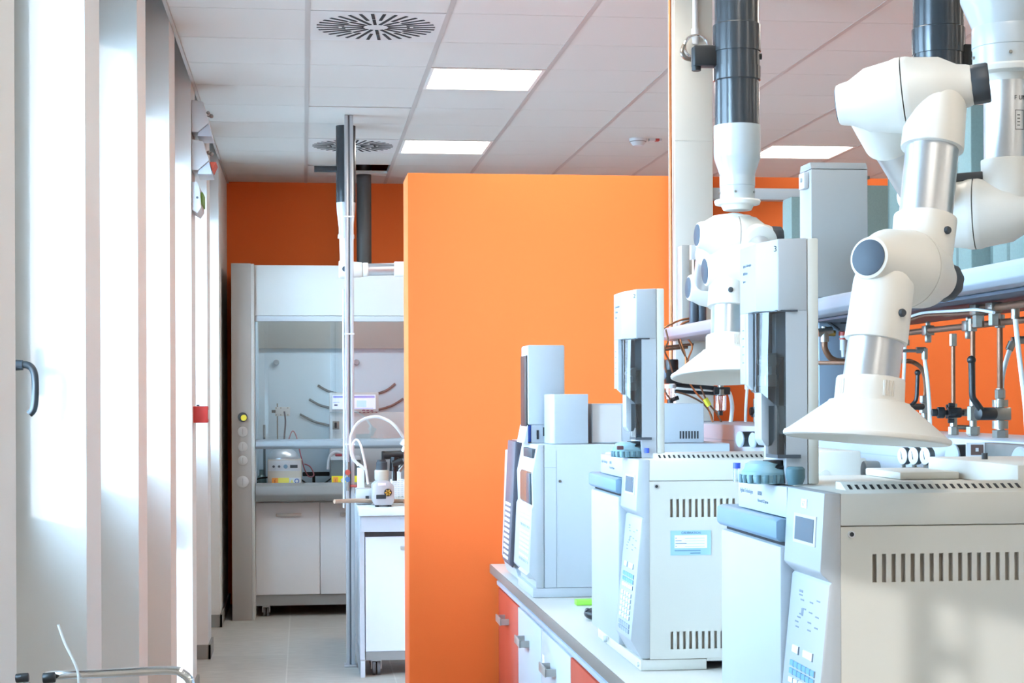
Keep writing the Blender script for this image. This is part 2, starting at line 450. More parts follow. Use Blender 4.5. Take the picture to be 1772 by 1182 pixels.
for n, (c, r) in enumerate(VENTS):
    x0, y0 = GX0 + c * T, GY0 + r * T
    cx, cy = x0 + T / 2, y0 + T / 2
    t = thing('air_diffuser', ('square swirl air diffuser in ceiling, the nearer and larger one at top left', 'square swirl air diffuser in ceiling behind the black duct and aluminium post')[n],
              'air vent', (cx, cy, ZC - .002), 'swirl air diffusers in the ceiling')
    MB(mat('vent_plate', '#d5d2cd', .5)).box(x0 + .012, x0 + T - .012, y0 + .004, y0 + T - .004, ZC - .002, ZC + .012).build('plate', t)
    sl = MB(mat('vent_slot_dark', '#202224', .8))
    for k in range(16):
        wv = 2 * PI * (k + .5) / 16 + .1
        ex, ey = V((math.cos(wv), math.sin(wv), 0)), V((-math.sin(wv), math.cos(wv), 0))
        M = frame((cx, cy, ZC - .003), ex, ey)
        sl.box(.055, .15 if k % 2 else .26, -.007, .007, -.001, .001, M=M)
        if k % 2: sl.box(.165, .262, -.007, .007, -.001, .001, M=M)
        wv = 2 * PI * (k + 1) / 16 + .1
        ex, ey = V((math.cos(wv), math.sin(wv), 0)), V((-math.sin(wv), math.cos(wv), 0))
        sl.box(.14, .262, -.007, .007, -.001, .001, M=frame((cx, cy, ZC - .003), ex, ey))
    sl.build('slots', t, 'black radial slots')
p = Wz(1104, 240, ZC)
t = thing('smoke_detector', 'small round white smoke detector on ceiling tile left of white pillar', 'smoke detector', (p.x, p.y, ZC))
MB(lab_white).lathe((p.x, p.y, ZC - .045), (0, 0, 1), [(0, .03), (.006, .038), (.018, .045), (.03, .055), (.0455, .058)], 32).build('housing', t)
MB(mat('detector_band', '#8f8c88', .5)).cyl((p.x, p.y, ZC - .022), (p.x, p.y, ZC - .018), .0535).build('band', t)
tg = MB(lab_white).box(p.x + .07, p.x + .15, p.y - .02, p.y + .02, ZC - .014, ZC); tg.use(mat('tag_red', '#a83a34', .5)).box(p.x + .11, p.x + .135, p.y - .021, p.y + .021, ZC - .0145, ZC - .0005)
tg.build('tag', t, 'small white tag with red stripe')
# ================================================================== fume hood against the back wall
YH = 12.22
def hx(px, y=YH): return Wy(px, 700, y).x
def hz(py, y=YH, px=500): return Wy(px, py, y).z
HX0, HX1, HX2 = hx(400.5), hx(435), hx(440.5)
HR = HX0 + 1.8
zt = hz(456)
hood = thing('fume_hood', 'tall grey and cream fume hood with glass sash against orange back wall', 'fume hood', ((HX0 + HR) / 2, YH + .4, 0))
for (a, b_, c_) in ((HX0, HX1, HX2), (HR - .16, HR - .02, HR)):
    MB(grey_hood).box(a, b_, YH, YB - .03, 0.0, zt, .004).use(hood_white).box(b_, c_, YH + .002, YB - .03, 0.0, zt - .003, .002).build('side_pillar', hood, 'grey front pillar carrying round control fittings')
pf = MB(hood_white)
pf.box(HX2 + .001, HR - .16, YH + .03, YH + .07, hz(546), zt - .01, .004)
pf.build('upper_panel', hood)
MB(hood_white).box(HX2 + .001, HR - .16, YH + .07, YB - .03, zt - .05, zt - .012).build('top_cover', hood)
MB(mat('sash_track', '#a9abac', .4)).box(HX2 + .001, HR - .16, YH + .035, YH + .09, hz(556), hz(546) - .001, .003).build('sash_track', hood)
zb, zg = hz(777), hz(761)
sg = MB(glassy('sash_glass', (1, 1, 1), (.95, .98, .98), .01, .05, .8)).box(HX2 + .02, HR - .18, YH + .06, YH + .066, zg, hz(556)).build('sash', hood)
hb = MB(mat('sash_bar_grey', '#7f8487', .4)).prism([(YH + .0, zb + .02), (YH + .015, zb), (YH + .07, zb), (YH + .075, zg), (YH + .03, zg + .004), (YH + .006, zg - .01)], 'x', HX2 + .004, HR - .165, .006)
hbo = hb.build('handle_bar', sg)
lb = MB(mat('label_white', '#eceef0', .5)); xl0, xl1 = hx(447), hx(494)
lb.box(xl0, xl1, YH - .002, YH + .001, zb + .018, zg - .012)
lb.use(mat('warning_orange', '#e8962c', .5))
for xx in (xl0 + .018, xl1 - .018):
    lb.prism([(xx - .014, zb + .022), (xx + .014, zb + .022), (xx, zb + .045)], 'y', YH - .004, YH - .0015)
lb.use(mat('label_grey_line', '#8b98ad', .6))
for k in range(2): lb.box(xl0 + .045, xl1 - .045, YH - .003, YH - .0015, zb + .026 + k * .01, zb + .029 + k * .01)
# interior liner
zi, zw = hz(603, 13.05), .925
liner = mat('hood_liner', '#c3d6e2', .4)
il = MB(liner)
il.box(HX2, HR - .16, 13.06, 13.1, zw, zt - .1)
il.build('back_liner', hood)
bl = MB(hood_white)
bl.prism([(13.055, zi), (13.055, zt - .06), (12.46, zt - .06), (12.52, zt - .1), (13.0, zi)], 'x', HX2 + .004, HR - .165)
bl.build('baffle', hood)
for xx in (HX2, HR - .17): MB(liner).box(xx, xx + .008, YH + .1, 13.06, zw, zt - .05).build('side_liner', hood)
kb = MB(mat('liner_knob', '#8d98a2', .5))
for px in (478, 617):
    q = Wy(px, 627, 13.05); kb2 = MB(mat('liner_knob', '#8d98a2', .5)).cyl((q.x, 13.06, q.z), (q.x, 13.0, q.z), .022, .019, 20); kb2.build('baffle_knob', hood, 'grey round knob on the rear baffle')
sl = mat('bar_dark', '#4b545b', .6)
for pts in ([(550, 667), (568, 677), (592, 683)], [(535, 691), (553, 701), (572, 706)], [(519, 717), (545, 730), (574, 737)], [(654, 681), (670, 675), (684, 664)], [(655, 709), (678, 702), (698, 690)]):
    MB(sl).tube([Wy(a, b_, 13.052) for a, b_ in pts], .009, 8).build('curved_bar', hood, 'dark curved bar on the rear baffle')  # dark curved tubes laid against the back liner
# work surface
MB(mat('worktop_stone_grey', '#7b7772', .5, noise=.04, nscale=150)).prism([(YH - .01, hz(868)), (YH - .03, hz(856)), (YH - .02, hz(841)), (YH + .03, hz(836)), (13.06, .925), (13.06, hz(868))], 'x', HX2 + .003, HR - .162, .008).build('work_surface', hood)
# fittings on the pillar
def fit(px, py, r, proud, col, nm, lab=None):
    q = Wy(px, py, YH); mbx = MB(col).lathe((q.x, YH + .002, q.z), (0, -1, 0), [(0, r), (proud * .7, r), (proud, r * .8)], 28)
    return mbx, q
blank = mat('fitting_grey', '#b4b0aa', .5)
for n, (py, r) in enumerate(((747, .036), (773, .034), (797, .034), (834, .042))):
    mb_, q = fit(420, py, r, .012, blank, '')
    mb_.use(grey_hood).box(q.x - .003, q.x + .003, YH - .013, YH - .011, q.z - r * .6, q.z + r * .6)
    mb_.build('blank_fitting', hood, 'round blank grey control cover')
mb_, q = fit(420, 722, .034, .01, dark_pl, '')
mb_.use(mat('knob_yellow', '#e6d23c', .4)).cyl((q.x + .008, YH - .008, q.z - .004), (q.x + .008, YH - .05, q.z - .004), .022, .02)
mb_.build('gas_knob', hood, 'yellow control knob on the grey pillar')
# hood lamp (it has its own lit canopy)
L = bpy.data.lights.new('hood_lamp', 'AREA'); L.shape = 'RECTANGLE'; L.size = 1.2; L.size_y = .08; L.energy = HOODW; L.color = (.86, .93, 1)
lo = bpy.data.objects.new('hood_lamp', L); COL.objects.link(lo); lo.location = (HX2 + .7, 12.36, zt - .22); lo.rotation_euler = (math.radians(25), 0, 0)
# ------------------------------------------------------------------ cupboard on castors below the hood
YC = 12.40
def caster(parent, x, y, r=.04, w=.03):
    c = MB(mat('caster_fork', '#b9bcbf', .3, metal=.8))
    c.box(x - w * .9, x + w * .9, y - .025, y + .02, r * 1.75, r * 2.15, .003)
    c.box(x - w * .95, x - w * .75, y - .02, y + .02, r * .8, r * 1.9); c.box(x + w * .75, x + w * .95, y - .02, y + .02, r * .8, r * 1.9)
    co = c.build('caster', parent)
    for s_ in (-1, 1):
        MB(mat('wheel_grey', '#5a5c5f', .5)).cyl((x + s_ * w * .15, y - .004, r), (x + s_ * w * .68, y - .004, r), r, n=28).build('wheel', co)
def bar_handle(parent, x0, x1, y, z, out=.03):
    MB(mat('handle_satin', '#bcb8b2', .35, metal=.6)).prism([(x0, z), (x1, z), (x1 - .004, z - .022), (x0 + .004, z - .022)], 'y', y - out, y - out + .006, .002).box(x0, x0 + .012, y - out + .004, y, z - .02, z - .002).box(x1 - .012, x1, y - out + .004, y, z - .02, z - .002).build('handle', parent, 'satin metal bar handle')
cx0, cx1 = hx(441.5, YC), hx(441.5, YC) + 1.36
xm = hx(553, YC)
z0, z1 = hz(1029, YC), hz(870, YC)
cab = thing('base_cupboard', 'white two door cupboard on castors under the fume hood', 'cupboard', ((cx0 + cx1) / 2, YC + .25, 0))
MB(mat('cupboard_white', '#e4e5e6', .4)).box(cx0, cx1, YC + .02, YC + .55, z0, z1 + .01).build('body', cab)
MB(mat('plinth_grey', '#8d8c8a', .5)).box(cx0, cx1, YC + .01, YC + .55, hz(1048, YC), z0 - .003).build('plinth', cab)
for (a, b_, hx0, hx1) in ((cx0 + .002, xm - .002, hx(477, YC), hx(521, YC)), (xm + .002, cx1 - .002, hx(588, YC), hx(588, YC) + .18)):
    d = MB(mat('cupboard_white', '#e4e5e6', .4)).box(a, b_, YC, YC + .019, z0, z1, .0015).build('door', cab)
    bar_handle(d, hx0, hx1, YC, hz(888, YC))
caster(cab, hx(459, YC), YC + .06, .036); caster(cab, cx1 - .12, YC + .06, .036)
caster(cab, cx0 + .09, YC + .48, .036); caster(cab, cx1 - .12, YC + .48, .036)
# ------------------------------------------------------------------ things inside the hood
def bx(px0, px1, py0, py1, y): 
    a, b_ = Wy(px0, py1, y), Wy(px1, py0, y); return a.x, b_.x, a.z, b_.z
WS = .925
x0, x1, z0, z1 = bx(463, 522, 795, 837, 12.45); z0 = WS + .004
t = thing('heating_unit', 'small beige heating unit with silver dome under the hood sash', 'lab heater', ((x0 + x1) / 2, 12.55, WS))
hb_ = MB(mat('unit_beige', '#c5beb0', .5)).box(x0, x1, 12.45, 12.72, z0, z1, .006).build('housing', t)
pn = MB(lab_white).box(x0 + .006, x1 - .006, 12.445, 12.452, z0 + (z1 - z0) * .57, z1 - .006, .001)
pn.build('control_panel', t)
for f_ in (.18, .34): MB(dark_pl).cyl((x0 + (x1 - x0) * f_, 12.446, z0 + (z1 - z0) * .74), (x0 + (x1 - x0) * f_, 12.432, z0 + (z1 - z0) * .74), .009).build('switch', t, 'small dark switch')
k_ = MB(dark_pl).box(x0 + (x1 - x0) * .66, x0 + (x1 - x0) * .88, 12.442, 12.446, z0 + (z1 - z0) * .68, z0 + (z1 - z0) * .8)
k_.build('readout', t, 'dark readout')
MB(blue_trim).cyl((x0 + (x1 - x0) * .53, 12.446, z0 + (z1 - z0) * .74), (x0 + (x1 - x0) * .53, 12.428, z0 + (z1 - z0) * .74), .015).build('dial', t, 'grey dial')
st = MB(mat('sticker_yellow', '#e9dc62', .5)).box(x0 + .03, x1 - .09, 12.446, 12.45, z0 + .014, z0 + .06)
st.use(mat('sticker_orange', '#ef9a3c', .5)).box(x0 + .03, x0 + .075, 12.4455, 12.449, z0 + .014, z0 + .06)
st.use(lab_white).box(x1 - .09, x1 - .005, 12.446, 12.45, z0 + .014, z0 + .06)
st.use(mat('sticker_blue', '#3b5fa8', .5)).lathe((x1 - .035, 12.4455, z0 + .037), (0, -1, 0), [(0, .017), (.001, .017)], 20)
st.use(lab_white).lathe((x1 - .035, 12.444, z0 + .037), (0, -1, 0), [(0, .011), (.0005, .011)], 20)
st.use(mat('sticker_yellow2', '#d8cf7a', .5)).prism([(x1 - .085, z0 + .02), (x1 - .055, z0 + .02), (x1 - .07, z0 + .05)], 'y', 12.444, 12.4455)
st.use(mat('sticker_red', '#b4402c', .5)).prism([(x0 + .05, z0 + .02), (x0 + .056, z0 + .035), (x0 + .051, z0 + .036), (x0 + .058, z0 + .056), (x0 + .047, z0 + .038), (x0 + .053, z0 + .037)], 'y', 12.444, 12.4455)
st.build('warning_stickers', t, 'row of yellow, orange and white warning stickers')
xm_ = (x0 + x1) / 2 - .01
MB(mat('mantle_silver', '#cfd4d8', .3, metal=.5)).lathe((xm_, 12.58, z1), (0, 0, 1), [(0, .115), (.01, .115), (.03, .105), (.055, .085), (.075, .055), (.085, .02), (.086, .001)], 32).build('dome', t, 'silver rounded dome')
x0, x1, z0, z1 = bx(573, 612, 790, 836, 12.45); z0 = WS + .004
t = thing('power_supply_box', 'dark grey box with yellow warning strip behind the aluminium post', 'power supply', ((x0 + x1) / 2, 12.55, WS))
MB(mat('unit_dark', '#5f6664', .5)).box(x0, x1 + .05, 12.45, 12.7, z0, z1 - .025, .004).build('housing', t)
MB(lab_white).box(x0 - .004, x1 + .05, 12.44, 12.7, z1 - .025, z1, .004).build('lid', t)
s_ = MB(mat('strip_yellow', '#f0dd25', .5)).box(x0 + .004, x1 + .046, 12.447, 12.4505, z0 + .005, z0 + .07)
s_.use(mat('sticker_orange', '#ef9a3c', .5)).box(x0 + .015, x0 + .05, 12.4465, 12.45, z0 + .012, z0 + .062)
s_.use(mat('sticker_red', '#b4402c', .5)).prism([(x0 + .03, z0 + .018), (x0 + .036, z0 + .035), (x0 + .031, z0 + .036), (x0 + .038, z0 + .056), (x0 + .027, z0 + .038), (x0 + .033, z0 + .037)], 'y', 12.445, 12.4467)
s_.use(lab_white).lathe((x0 + .085, 12.447, z0 + .038), (0, -1, 0), [(0, .016), (.001, .016)], 20)
s_.build('warning_strip', t, 'bright yellow warning strip')
MB(clear_tube).tube([(x0 - .02, 12.5, WS + .12), (x0 - .01, 12.5, z1 - .01), (x0 + .03, 12.5, z1 + .03), (x0 + .1, 12.5, z1 + .02), (x0 + .17, 12.5, z1 + .07)], .012).build('hose', t)
MB(mat('plug_red', '#a33f45', .5)).box(x0 + .03, x0 + .08, 12.48, 12.53, z1, z1 + .018, .006).build('plug', t)
# tall instrument with a lit display
x0, x1, z0, z1 = bx(570, 655, 679, 713, 12.70)
t = thing('hood_instrument', 'tall pale instrument with lit display behind the aluminium post', 'lab instrument', ((x0 + x1) / 2, 12.8, WS))
MB(lab_white).box(x0, x1, 12.70, 12.74, z0, z1, .004).build('display_bezel', t)
scr = emis('display_white', '#dfe6ff', .55)
d_ = MB(scr).box(x0 + .022, x1 - .022, 12.697, 12.7005, z0 + .02, z1 - .018)
d_.use(emis('display_violet', '#8d92d6', .45)).box(x0 + .028, x1 - .028, 12.6955, 12.6975, z1 - .04, z1 - .024)
d_.use(emis('display_line', '#a7aede', .45)).box(x0 + .1, x1 - .04, 12.6955, 12.6975, z0 + .025, z0 + .028).box(x0 + .1, x0 + .103, 12.6955, 12.6975, z0 + .025, z1 - .05)
d_.use(emis('display_cyan', '#bfe6ee', .45)).box(x0 + .2, x0 + .27, 12.6955, 12.6975, z0 + .035, z1 - .06)
d_.use(mat('display_dark', '#3f4652', .5)).box(x0 + .035, x0 + .06, 12.6955, 12.6975, z0 + .045, z0 + .055).box(x0 + .028, x0 + .075, 12.6957, 12.697, z0 + .07, z0 + .072)
d_.use(mat('display_red', '#c05c74', .5)).box(x0 + .165, x0 + .18, 12.6955, 12.6975, z0 + .07, z0 + .085)
d_.build('display', t, 'lit white display with violet header')
MB(lab_white).box(x0 + .004, x0 + .62, 12.715, 12.98, WS + .004, z0 - .004, .006).build('housing', t)
q = Wy(580, 736, 12.71)
MB(steel).box(q.x - .02, q.x + .03, 12.70, 12.716, q.z - .03, q.z + .03, .002).use(dark_slot).box(q.x - .006, q.x + .012, 12.698, 12.7, q.z - .02, q.z + .02).build('latch', t, 'small steel latch')
wr = MB(mat('wire_violet', '#7d4f74', .5))
for k in range(3): wr.tube([(x1 - .14 + .03 * k, 12.72, z0 - .006), (x1 - .11 + .03 * k, 12.7, z0 + .012 - .002 * k), (x1 - .07 + .03 * k, 12.72, z0 - .004)], .004, 6)
wr.build('wires', t, 'thin violet wires')
# retort stand, rods, cables
t = thing('retort_stand', 'thin retort stand with white clamp plate behind the hood sash', 'lab stand', (hx(480, 12.8), 12.8, WS))
MB(steel).box(hx(470, 12.8), hx(498, 12.8), 12.72, 12.9, WS + .002, WS + .015, .004).build('foot', t)
MB(steel).cyl((hx(480, 12.8), 12.8, WS + .01), (hx(480, 12.8), 12.8, hz(698, 12.8)), .005, n=12).build('rod', t)
MB(mat('rod_dark', '#5d5664', .5)).tube([Wy(492, 712, 12.77), Wy(494, 730, 12.77), Wy(492, 758, 12.77), Wy(490, 800, 12.77)], .006, 8).build('sensor_lead', t)
cp = MB(lab_white).box(hx(476, 12.8), hx(502, 12.8), 12.775, 12.79, hz(720, 12.8), hz(704, 12.8), .003)
cp.use(steel)
for px in (478, 486, 498):
    for py in (706, 718):
        q = Wy(px, py, 12.775); cp.cyl((q.x, 12.776, q.z), (q.x, 12.765, q.z), .005, n=10)
cp.use(dark_pl).cyl(Wy(470, 712, 12.78), Wy(477, 712, 12.78), .011, n=12)
cp.build('clamp_plate', t, 'white clamp plate with dark knob')
MB(mat('rod_grey_dark', '#6b757c', .5)).cyl((hx(457, 12.7), 12.75, WS + .003), (hx(457, 12.7), 12.75, hz(735, 12.75)), .009, n=12).solo('support_rod', 'dark upright rod at left inside the fume hood', 'rod')
MB(rubber).tube([Wy(440 + 24, 826, 12.6), Wy(448, 828, 12.5), Wy(444, 832, 12.45), Wy(448, 838, 12.42), Wy(462, 839, 12.43), Wy(470, 837, 12.5)], .006, 8).solo('power_cable', 'black cable loop at left end of the hood worktop', 'cable')
c = MB(rubber).tube([(hx(522, 12.6), 12.6, WS + .04), (hx(530, 12.55), 12.55, WS + .02), (hx(545, 12.5), 12.5, WS + .012), (hx(560, 12.5), 12.5, WS + .02), (hx(572, 12.55), 12.55, WS + .05)], .006, 8)
c.solo('power_cable', 'black cable sagging between beige heater and dark box', 'cable')
MB(rubber).box(hx(523, 12.9), hx(570, 12.9), 12.88, 12.93, WS + .055, WS + .085, .006).box(hx(540, 12.9), hx(545, 12.9), 12.885, 12.925, WS + .002, WS + .056).solo('cable_tray', 'black horizontal bar low on hood back wall', 'bar')
MB(mat('lead_red', '#a5606c', .5)).tube([Wy(500, 760, 12.7), Wy(506, 746, 12.7), Wy(513, 756, 12.7), Wy(521, 790, 12.6), Wy(527, 812, 12.6), Wy(535, 825, 12.65), Wy(543, 822, 12.7), Wy(537, 808, 12.75), Wy(527, 803, 12.78)], .0045, 7).solo('sensor_cable', 'thin dull red lead looping down beside silver dome', 'cable')
MB(mat('flask_teal', '#7d9ea0', .25)).lathe((hx(452, 12.7), 12.68, WS + .002), (0, 0, 1), [(0, .03), (.01, .038), (.05, .036), (.075, .016), (.11, .014), (.112, .018)], 20).solo('glass_flask', 'small teal tinted flask at left of the beige heater', 'flask')
# ================================================================== aluminium service post
YP = 10.02
xa, xb = hx(598, YP), hx(613, YP)
t = thing('service_post', 'slim aluminium post running from floor to ceiling before the fume hood', 'post', ((xa + xb) / 2, YP, 0))
pm = mat('anodised_alu', '#c6c9cd', .35, metal=.55)
p_ = MB(pm).box(xa, xa + .02, YP, YP + .06, 0.0, ZC - .003, .002).box(xa + .03, xb, YP, YP + .06, 0, ZC - .003, .002).use(mat('groove_grey', '#70777e', .6)).box(xa + .018, xa + .032, YP + .008, YP + .055, 0, ZC - .003)
p_.build('profile', t)
MB(pm).box(xa - .012, xb + .008, YP - .02, YP + .09, 0, .012, .002).build('foot_plate', t)
tm = mat('cable_tie_white', '#e8e8e8', .4)
for py in (374, 578, 770): 
    MB(tm).box(xa - .004, xb + .003, YP - .004, YP + .064, hz(py + 1, YP), hz(py - 1.5, YP)).build('cable_tie', t)
MB(clear_tube).tube([(xa - .008, YP + .03, hz(500, YP)), (xa - .01, YP + .02, hz(600, YP)), (xa - .008, YP + .02, hz(720, YP)), (xa - .012, YP + .02, hz(880, YP))], .006, 8).build('cable', t, 'pale cable tied to the post')
v = MB(mat('valve_red', '#b54a3e', .4)).cyl((xa + .01, YP - .0, hz(818, YP)), (xa + .01, YP - .045, hz(818, YP)), .016, n=14).cyl((xa + .012, YP, hz(842, YP)), (xa + .06, YP - .03, hz(842, YP)), .008, n=12)
v.use(steel).cyl((xa + .012, YP - .02, hz(850, YP)), (xa + .012, YP - .02, hz(800, YP)), .011, n=14).use(mat('valve_blue', '#4e6f9a', .4)).cyl((xa + .01, YP, hz(830, YP)), (xa + .01, YP - .045, hz(830, YP)), .015, n=14)
v.build('valves', t, 'small red and blue valves on the post')
# ================================================================== island bench with vacuum pump
YI = 9.62
ix0 = hx(621, YI); ix1 = ix0 + .95; iy1 = 11.2
def iz(py): return hz(py, YI, 650)
t = thing('island_bench', 'pale island workbench behind left edge of orange partition', 'workbench', ((ix0 + ix1) / 2, 10.4, 0))
MB(lab_white).box(ix0 - .005, ix1, YI - .02, iy1, iz(893), iz(880), .006).build('worktop', t)
f = MB(white_lam).box(ix0 + .01, ix1, YI + .01, YI + .04, iz(921), iz(894)); f.box(ix0 + .004, ix0 + .03, YI + .05, iy1 - .01, iz(1130), iz(894))
f.box(ix0 + .004, ix0 + .03, YI + .0, iy1 - .01, 0, iz(1150) + .02)
f.box(ix0 + .004, ix0 + .03, YI + .05, YI + .15, 0, iz(1130)).box(ix0 + .004, ix0 + .03, iy1 - .12, iy1 - .01, 0, iz(1130))
f.build('frame', t)
iyc = YI + .05
cz0, cz1 = hz(1128, iyc, 650), hz(929, iyc, 650)
ic0 = ix0 + .035; ic1 = ic0 + .62
t = thing('roll_cupboard', 'lavender white cupboard on castors below the island workbench', 'cupboard', ((ic0 + ic1) / 2, iyc + .3, 0))
lav = mat('lavender_laminate', '#d9dae6', .4)
MB(lav).box(ic0, ic1, iyc + .02, iyc + .55, cz0, cz1 - .002).build('body', t)
d = MB(lav).box(ic0, ic1, iyc, iyc + .019, cz0 + .002, cz1, .0015).build('door', t)
bar_handle(d, hx(692, iyc), hx(692, iyc) + .16, iyc, hz(945, iyc, 690))
MB(mat('plinth_grey', '#8d8c8a', .5)).box(ic0, ic1, iyc + .005, iyc + .55, hz(1143, iyc, 650), cz0).build('plinth', t)
caster(t, ic0 + .06, iyc + .05, .043, .032); caster(t, ic1 - .08, iyc + .05, .043, .032); caster(t, ic0 + .06, iyc + .48, .043, .032); caster(t, ic1 - .08, iyc + .48, .043, .032)
ZI = iz(880) + .001
def ip(px, py, y=9.8): return Wy(px, py, y)
# vacuum pump
x0, x1, z0, z1 = bx(645, 682, 835, 878, 9.75); z0 = ZI
t = thing('vacuum_pump', 'grey metal vacuum pump with dark motor on the island workbench', 'vacuum pump', ((x0 + x1) / 2, 9.85, ZI))
pg = mat('pump_grey', '#b9b7b8', .4, metal=.3)
w_ = x1 - x0
MB(pg).prism([(x0 + .012, z0 + .008), (x1 - .012, z0 + .008), (x1, z0 + .03), (x1, z1 - .02), (x1 - .03, z1 + .01), (x0 + .03, z1 + .01), (x0, z1 - .015), (x0, z0 + .03)], 'y', 9.75, 9.95, .004).build('pump_housing', t)
g_ = MB(dark_slot).cyl((x1 - .035, 9.752, z0 + .08), (x1 - .035, 9.745, z0 + .08), .022).use(mat('pump_gold', '#c59a3c', .4, metal=.5))
for k in range(3):
    a_ = k * PI / 3; g_.box(-.018, .018, -.004, .004, -.001, .001, M=frame((x1 - .035, 9.744, z0 + .08), (math.cos(a_), 0, math.sin(a_)), (-math.sin(a_), 0, math.cos(a_))))
g_.build('flow_dial', t, 'round dark dial with gold cross')
MB(dark_slot).box(x0 + .02, x0 + .075, 9.744, 9.752, z0 + .045, z0 + .068, .002).build('oil_window', t)
MB(mat('pump_label', '#e8d4d8', .5)).box(x0 + .03, x0 + .075, 9.747, 9.7505, z0 + .12, z0 + .135).build('type_label', t)
for xx in (x0 + .025, x1 - .025):
    for yy in (9.78, 9.92): MB(rubber).cyl((xx, yy, ZI), (xx, yy, z0 + .014), .012, n=12).build('foot', t)
xc = x0 + .055
MB(mat('pump_neck', '#c9c5b8', .35)).lathe((xc, 9.84, z1 + .008), (0, 0, 1), [(0, .036), (.01, .04), (.055, .04), (.06, .036)], 24).build('exhaust_filter', t)
MB(dark_pl).lathe((xc, 9.84, z1 + .066), (0, 0, 1), [(0, .032), (.045, .032), (.05, .026), (.06, .026)], 24).build('filter_cap', t)
mt = MB(black_pl).cyl((xc + .01, 9.86, z1 + .15), (xc + .125, 9.86, z1 + .155), .024, n=20).cyl((xc + .07, 9.85, z1 + .06), (xc + .075, 9.85, z1 + .14), .026, n=18).cyl((xc + .06, 9.83, z1 + .1), (xc + .12, 9.83, z1 + .12), .018, n=16).box(xc + .0, xc + .02, 9.84, 9.88, z1 + .12, z1 + .175, .004)
mt.cyl((xc + .075, 9.85, z1 + .005), (xc + .075, 9.85, z1 + .06), .013, n=14)
mt.build('valve_assembly', t, 'black valve block above the pump')
fl = MB(steel).cyl((xc + .125, 9.86, z1 + .16), (xc + .15, 9.86, z1 + .215), .02, n=18).cyl((xc + .13, 9.86, z1 + .2), (xc + .15, 9.86, z1 + .235), .032, n=20).cyl((xc + .1, 9.85, z1 + .06), (xc + .14, 9.85, z1 + .11), .014, n=14)
fl.build('flange', t, 'bright metal flange and elbow')
MB(clear_tube).tube([(xc + .14, 9.86, z1 + .23), ip(688, 742), ip(672, 728), ip(648, 721), ip(622, 730), ip(608, 752), ip(607, 775), ip(612, 795), ip(632, 812)], .0085, 10).build('hose', t, 'long white looping hose')
MB(mat('tube_white', '#eef0f2', .3)).tube([ip(637, 838), ip(632, 805), ip(624, 770), ip(616, 761), ip(609, 772), ip(611, 790), ip(620, 806)], .007, 10).build('hose', t, 'short white looping hose')
MB(mat('rubber_tan', '#b89b84', .6)).tube([(hx(700, 9.9), 9.9, ZI + .02), (x1 + .04, 9.98, ZI + .018), (x0 + .02, 9.975, ZI + .02), (hx(615, 9.95), 9.93, ZI + .026), (hx(578, 9.85), 9.85, ZI + .027)], .0125, 12).solo('rubber_tube', 'tan rubber tube lying behind vacuum pump and jutting past the post', 'tube')
# wire basket, boxes and glassware behind the pump
x0, x1, z0, z1 = bx(680, 716, 833, 870, 10.15)
t = thing('wire_basket', 'white wire basket behind the vacuum pump beside the partition edge', 'basket', ((x0 + x1) / 2, 10.25, ZI))
wb = MB(mat('wire_white', '#e6e4df', .4))
for k in range(7):
    xx = x0 + (x1 - x0) * k / 6; wb.cyl((xx, 10.15, ZI + .004), (xx, 10.15, z1), .0025, n=6); wb.cyl((xx, 10.4, ZI + .004), (xx, 10.4, z1), .0025, n=6)
for k in range(6):
    zz = ZI + .004 + (z1 - ZI - .004) * k / 5; wb.cyl((x0, 10.15, zz), (x1, 10.15, zz), .0025, n=6); wb.cyl((x0, 10.4, zz), (x1, 10.4, zz), .0025, n=6)
    wb.cyl((x0, 10.15, zz), (x0, 10.4, zz), .0025, n=6); wb.cyl((x1, 10.15, zz), (x1, 10.4, zz), .0025, n=6)
for k in range(6):
    xx = x0 + (x1 - x0) * k / 5; wb.cyl((xx, 10.15, ZI + .004), (xx, 10.4, ZI + .004), .0025, n=6)
wb.build('wires', t)
bxm = MB(mat('box_pale_blue', '#d5dee6', .5)).box(hx(618, 10.3), hx(630, 10.3), 10.28, 10.36, ZI, hz(810, 10.3, 620), .004); bxm.solo('reagent_box', 'slim pale box right of the aluminium post on island workbench', 'box')
x0, x1, z0, z1 = bx(616, 647, 846, 878, 9.98)
t = thing('control_box', 'small white control box left of the vacuum pump', 'control box', ((x0 + x1) / 2, 10.05, ZI))
MB(lab_white).box(x0, x1 - .01, 9.98, 10.15, ZI + .002, z1, .005).build('housing', t)
MB(dark_pl).box(x0 + .01, x0 + .03, 9.975, 9.982, ZI + .02, ZI + .035).build('socket', t, 'dark socket')
MB(dark_pl).box(x0 + .055, x0 + .075, 9.972, 9.982, ZI + .03, ZI + .05, .002).build('switch', t, 'dark switch')
x0, x1, z0, z1 = bx(678, 700, 807, 833, 10.6)
t = thing('balance', 'small white lab balance behind wire basket by the partition', 'balance', ((x0 + x1) / 2, 10.7, ZI))
MB(lab_white).box(x0, x1 + .08, 10.6, 10.85, ZI + .008, hz(833, 10.6, 690), .008).build('housing', t)
MB(lab_white).box(x0 + .005, x0 + .06, 10.62, 10.68, hz(833, 10.6, 690), z1, .006).build('display', t)
MB(black_pl).box(x0 + .065, x1 + .07, 10.62, 10.82, z1 - .01, z1 + .006, .003).build('lid', t)
MB(steel).cyl((x0 + .1, 10.72, hz(833, 10.6, 690)), (x0 + .1, 10.72, z1 - .009), .02, n=16).build('column', t)
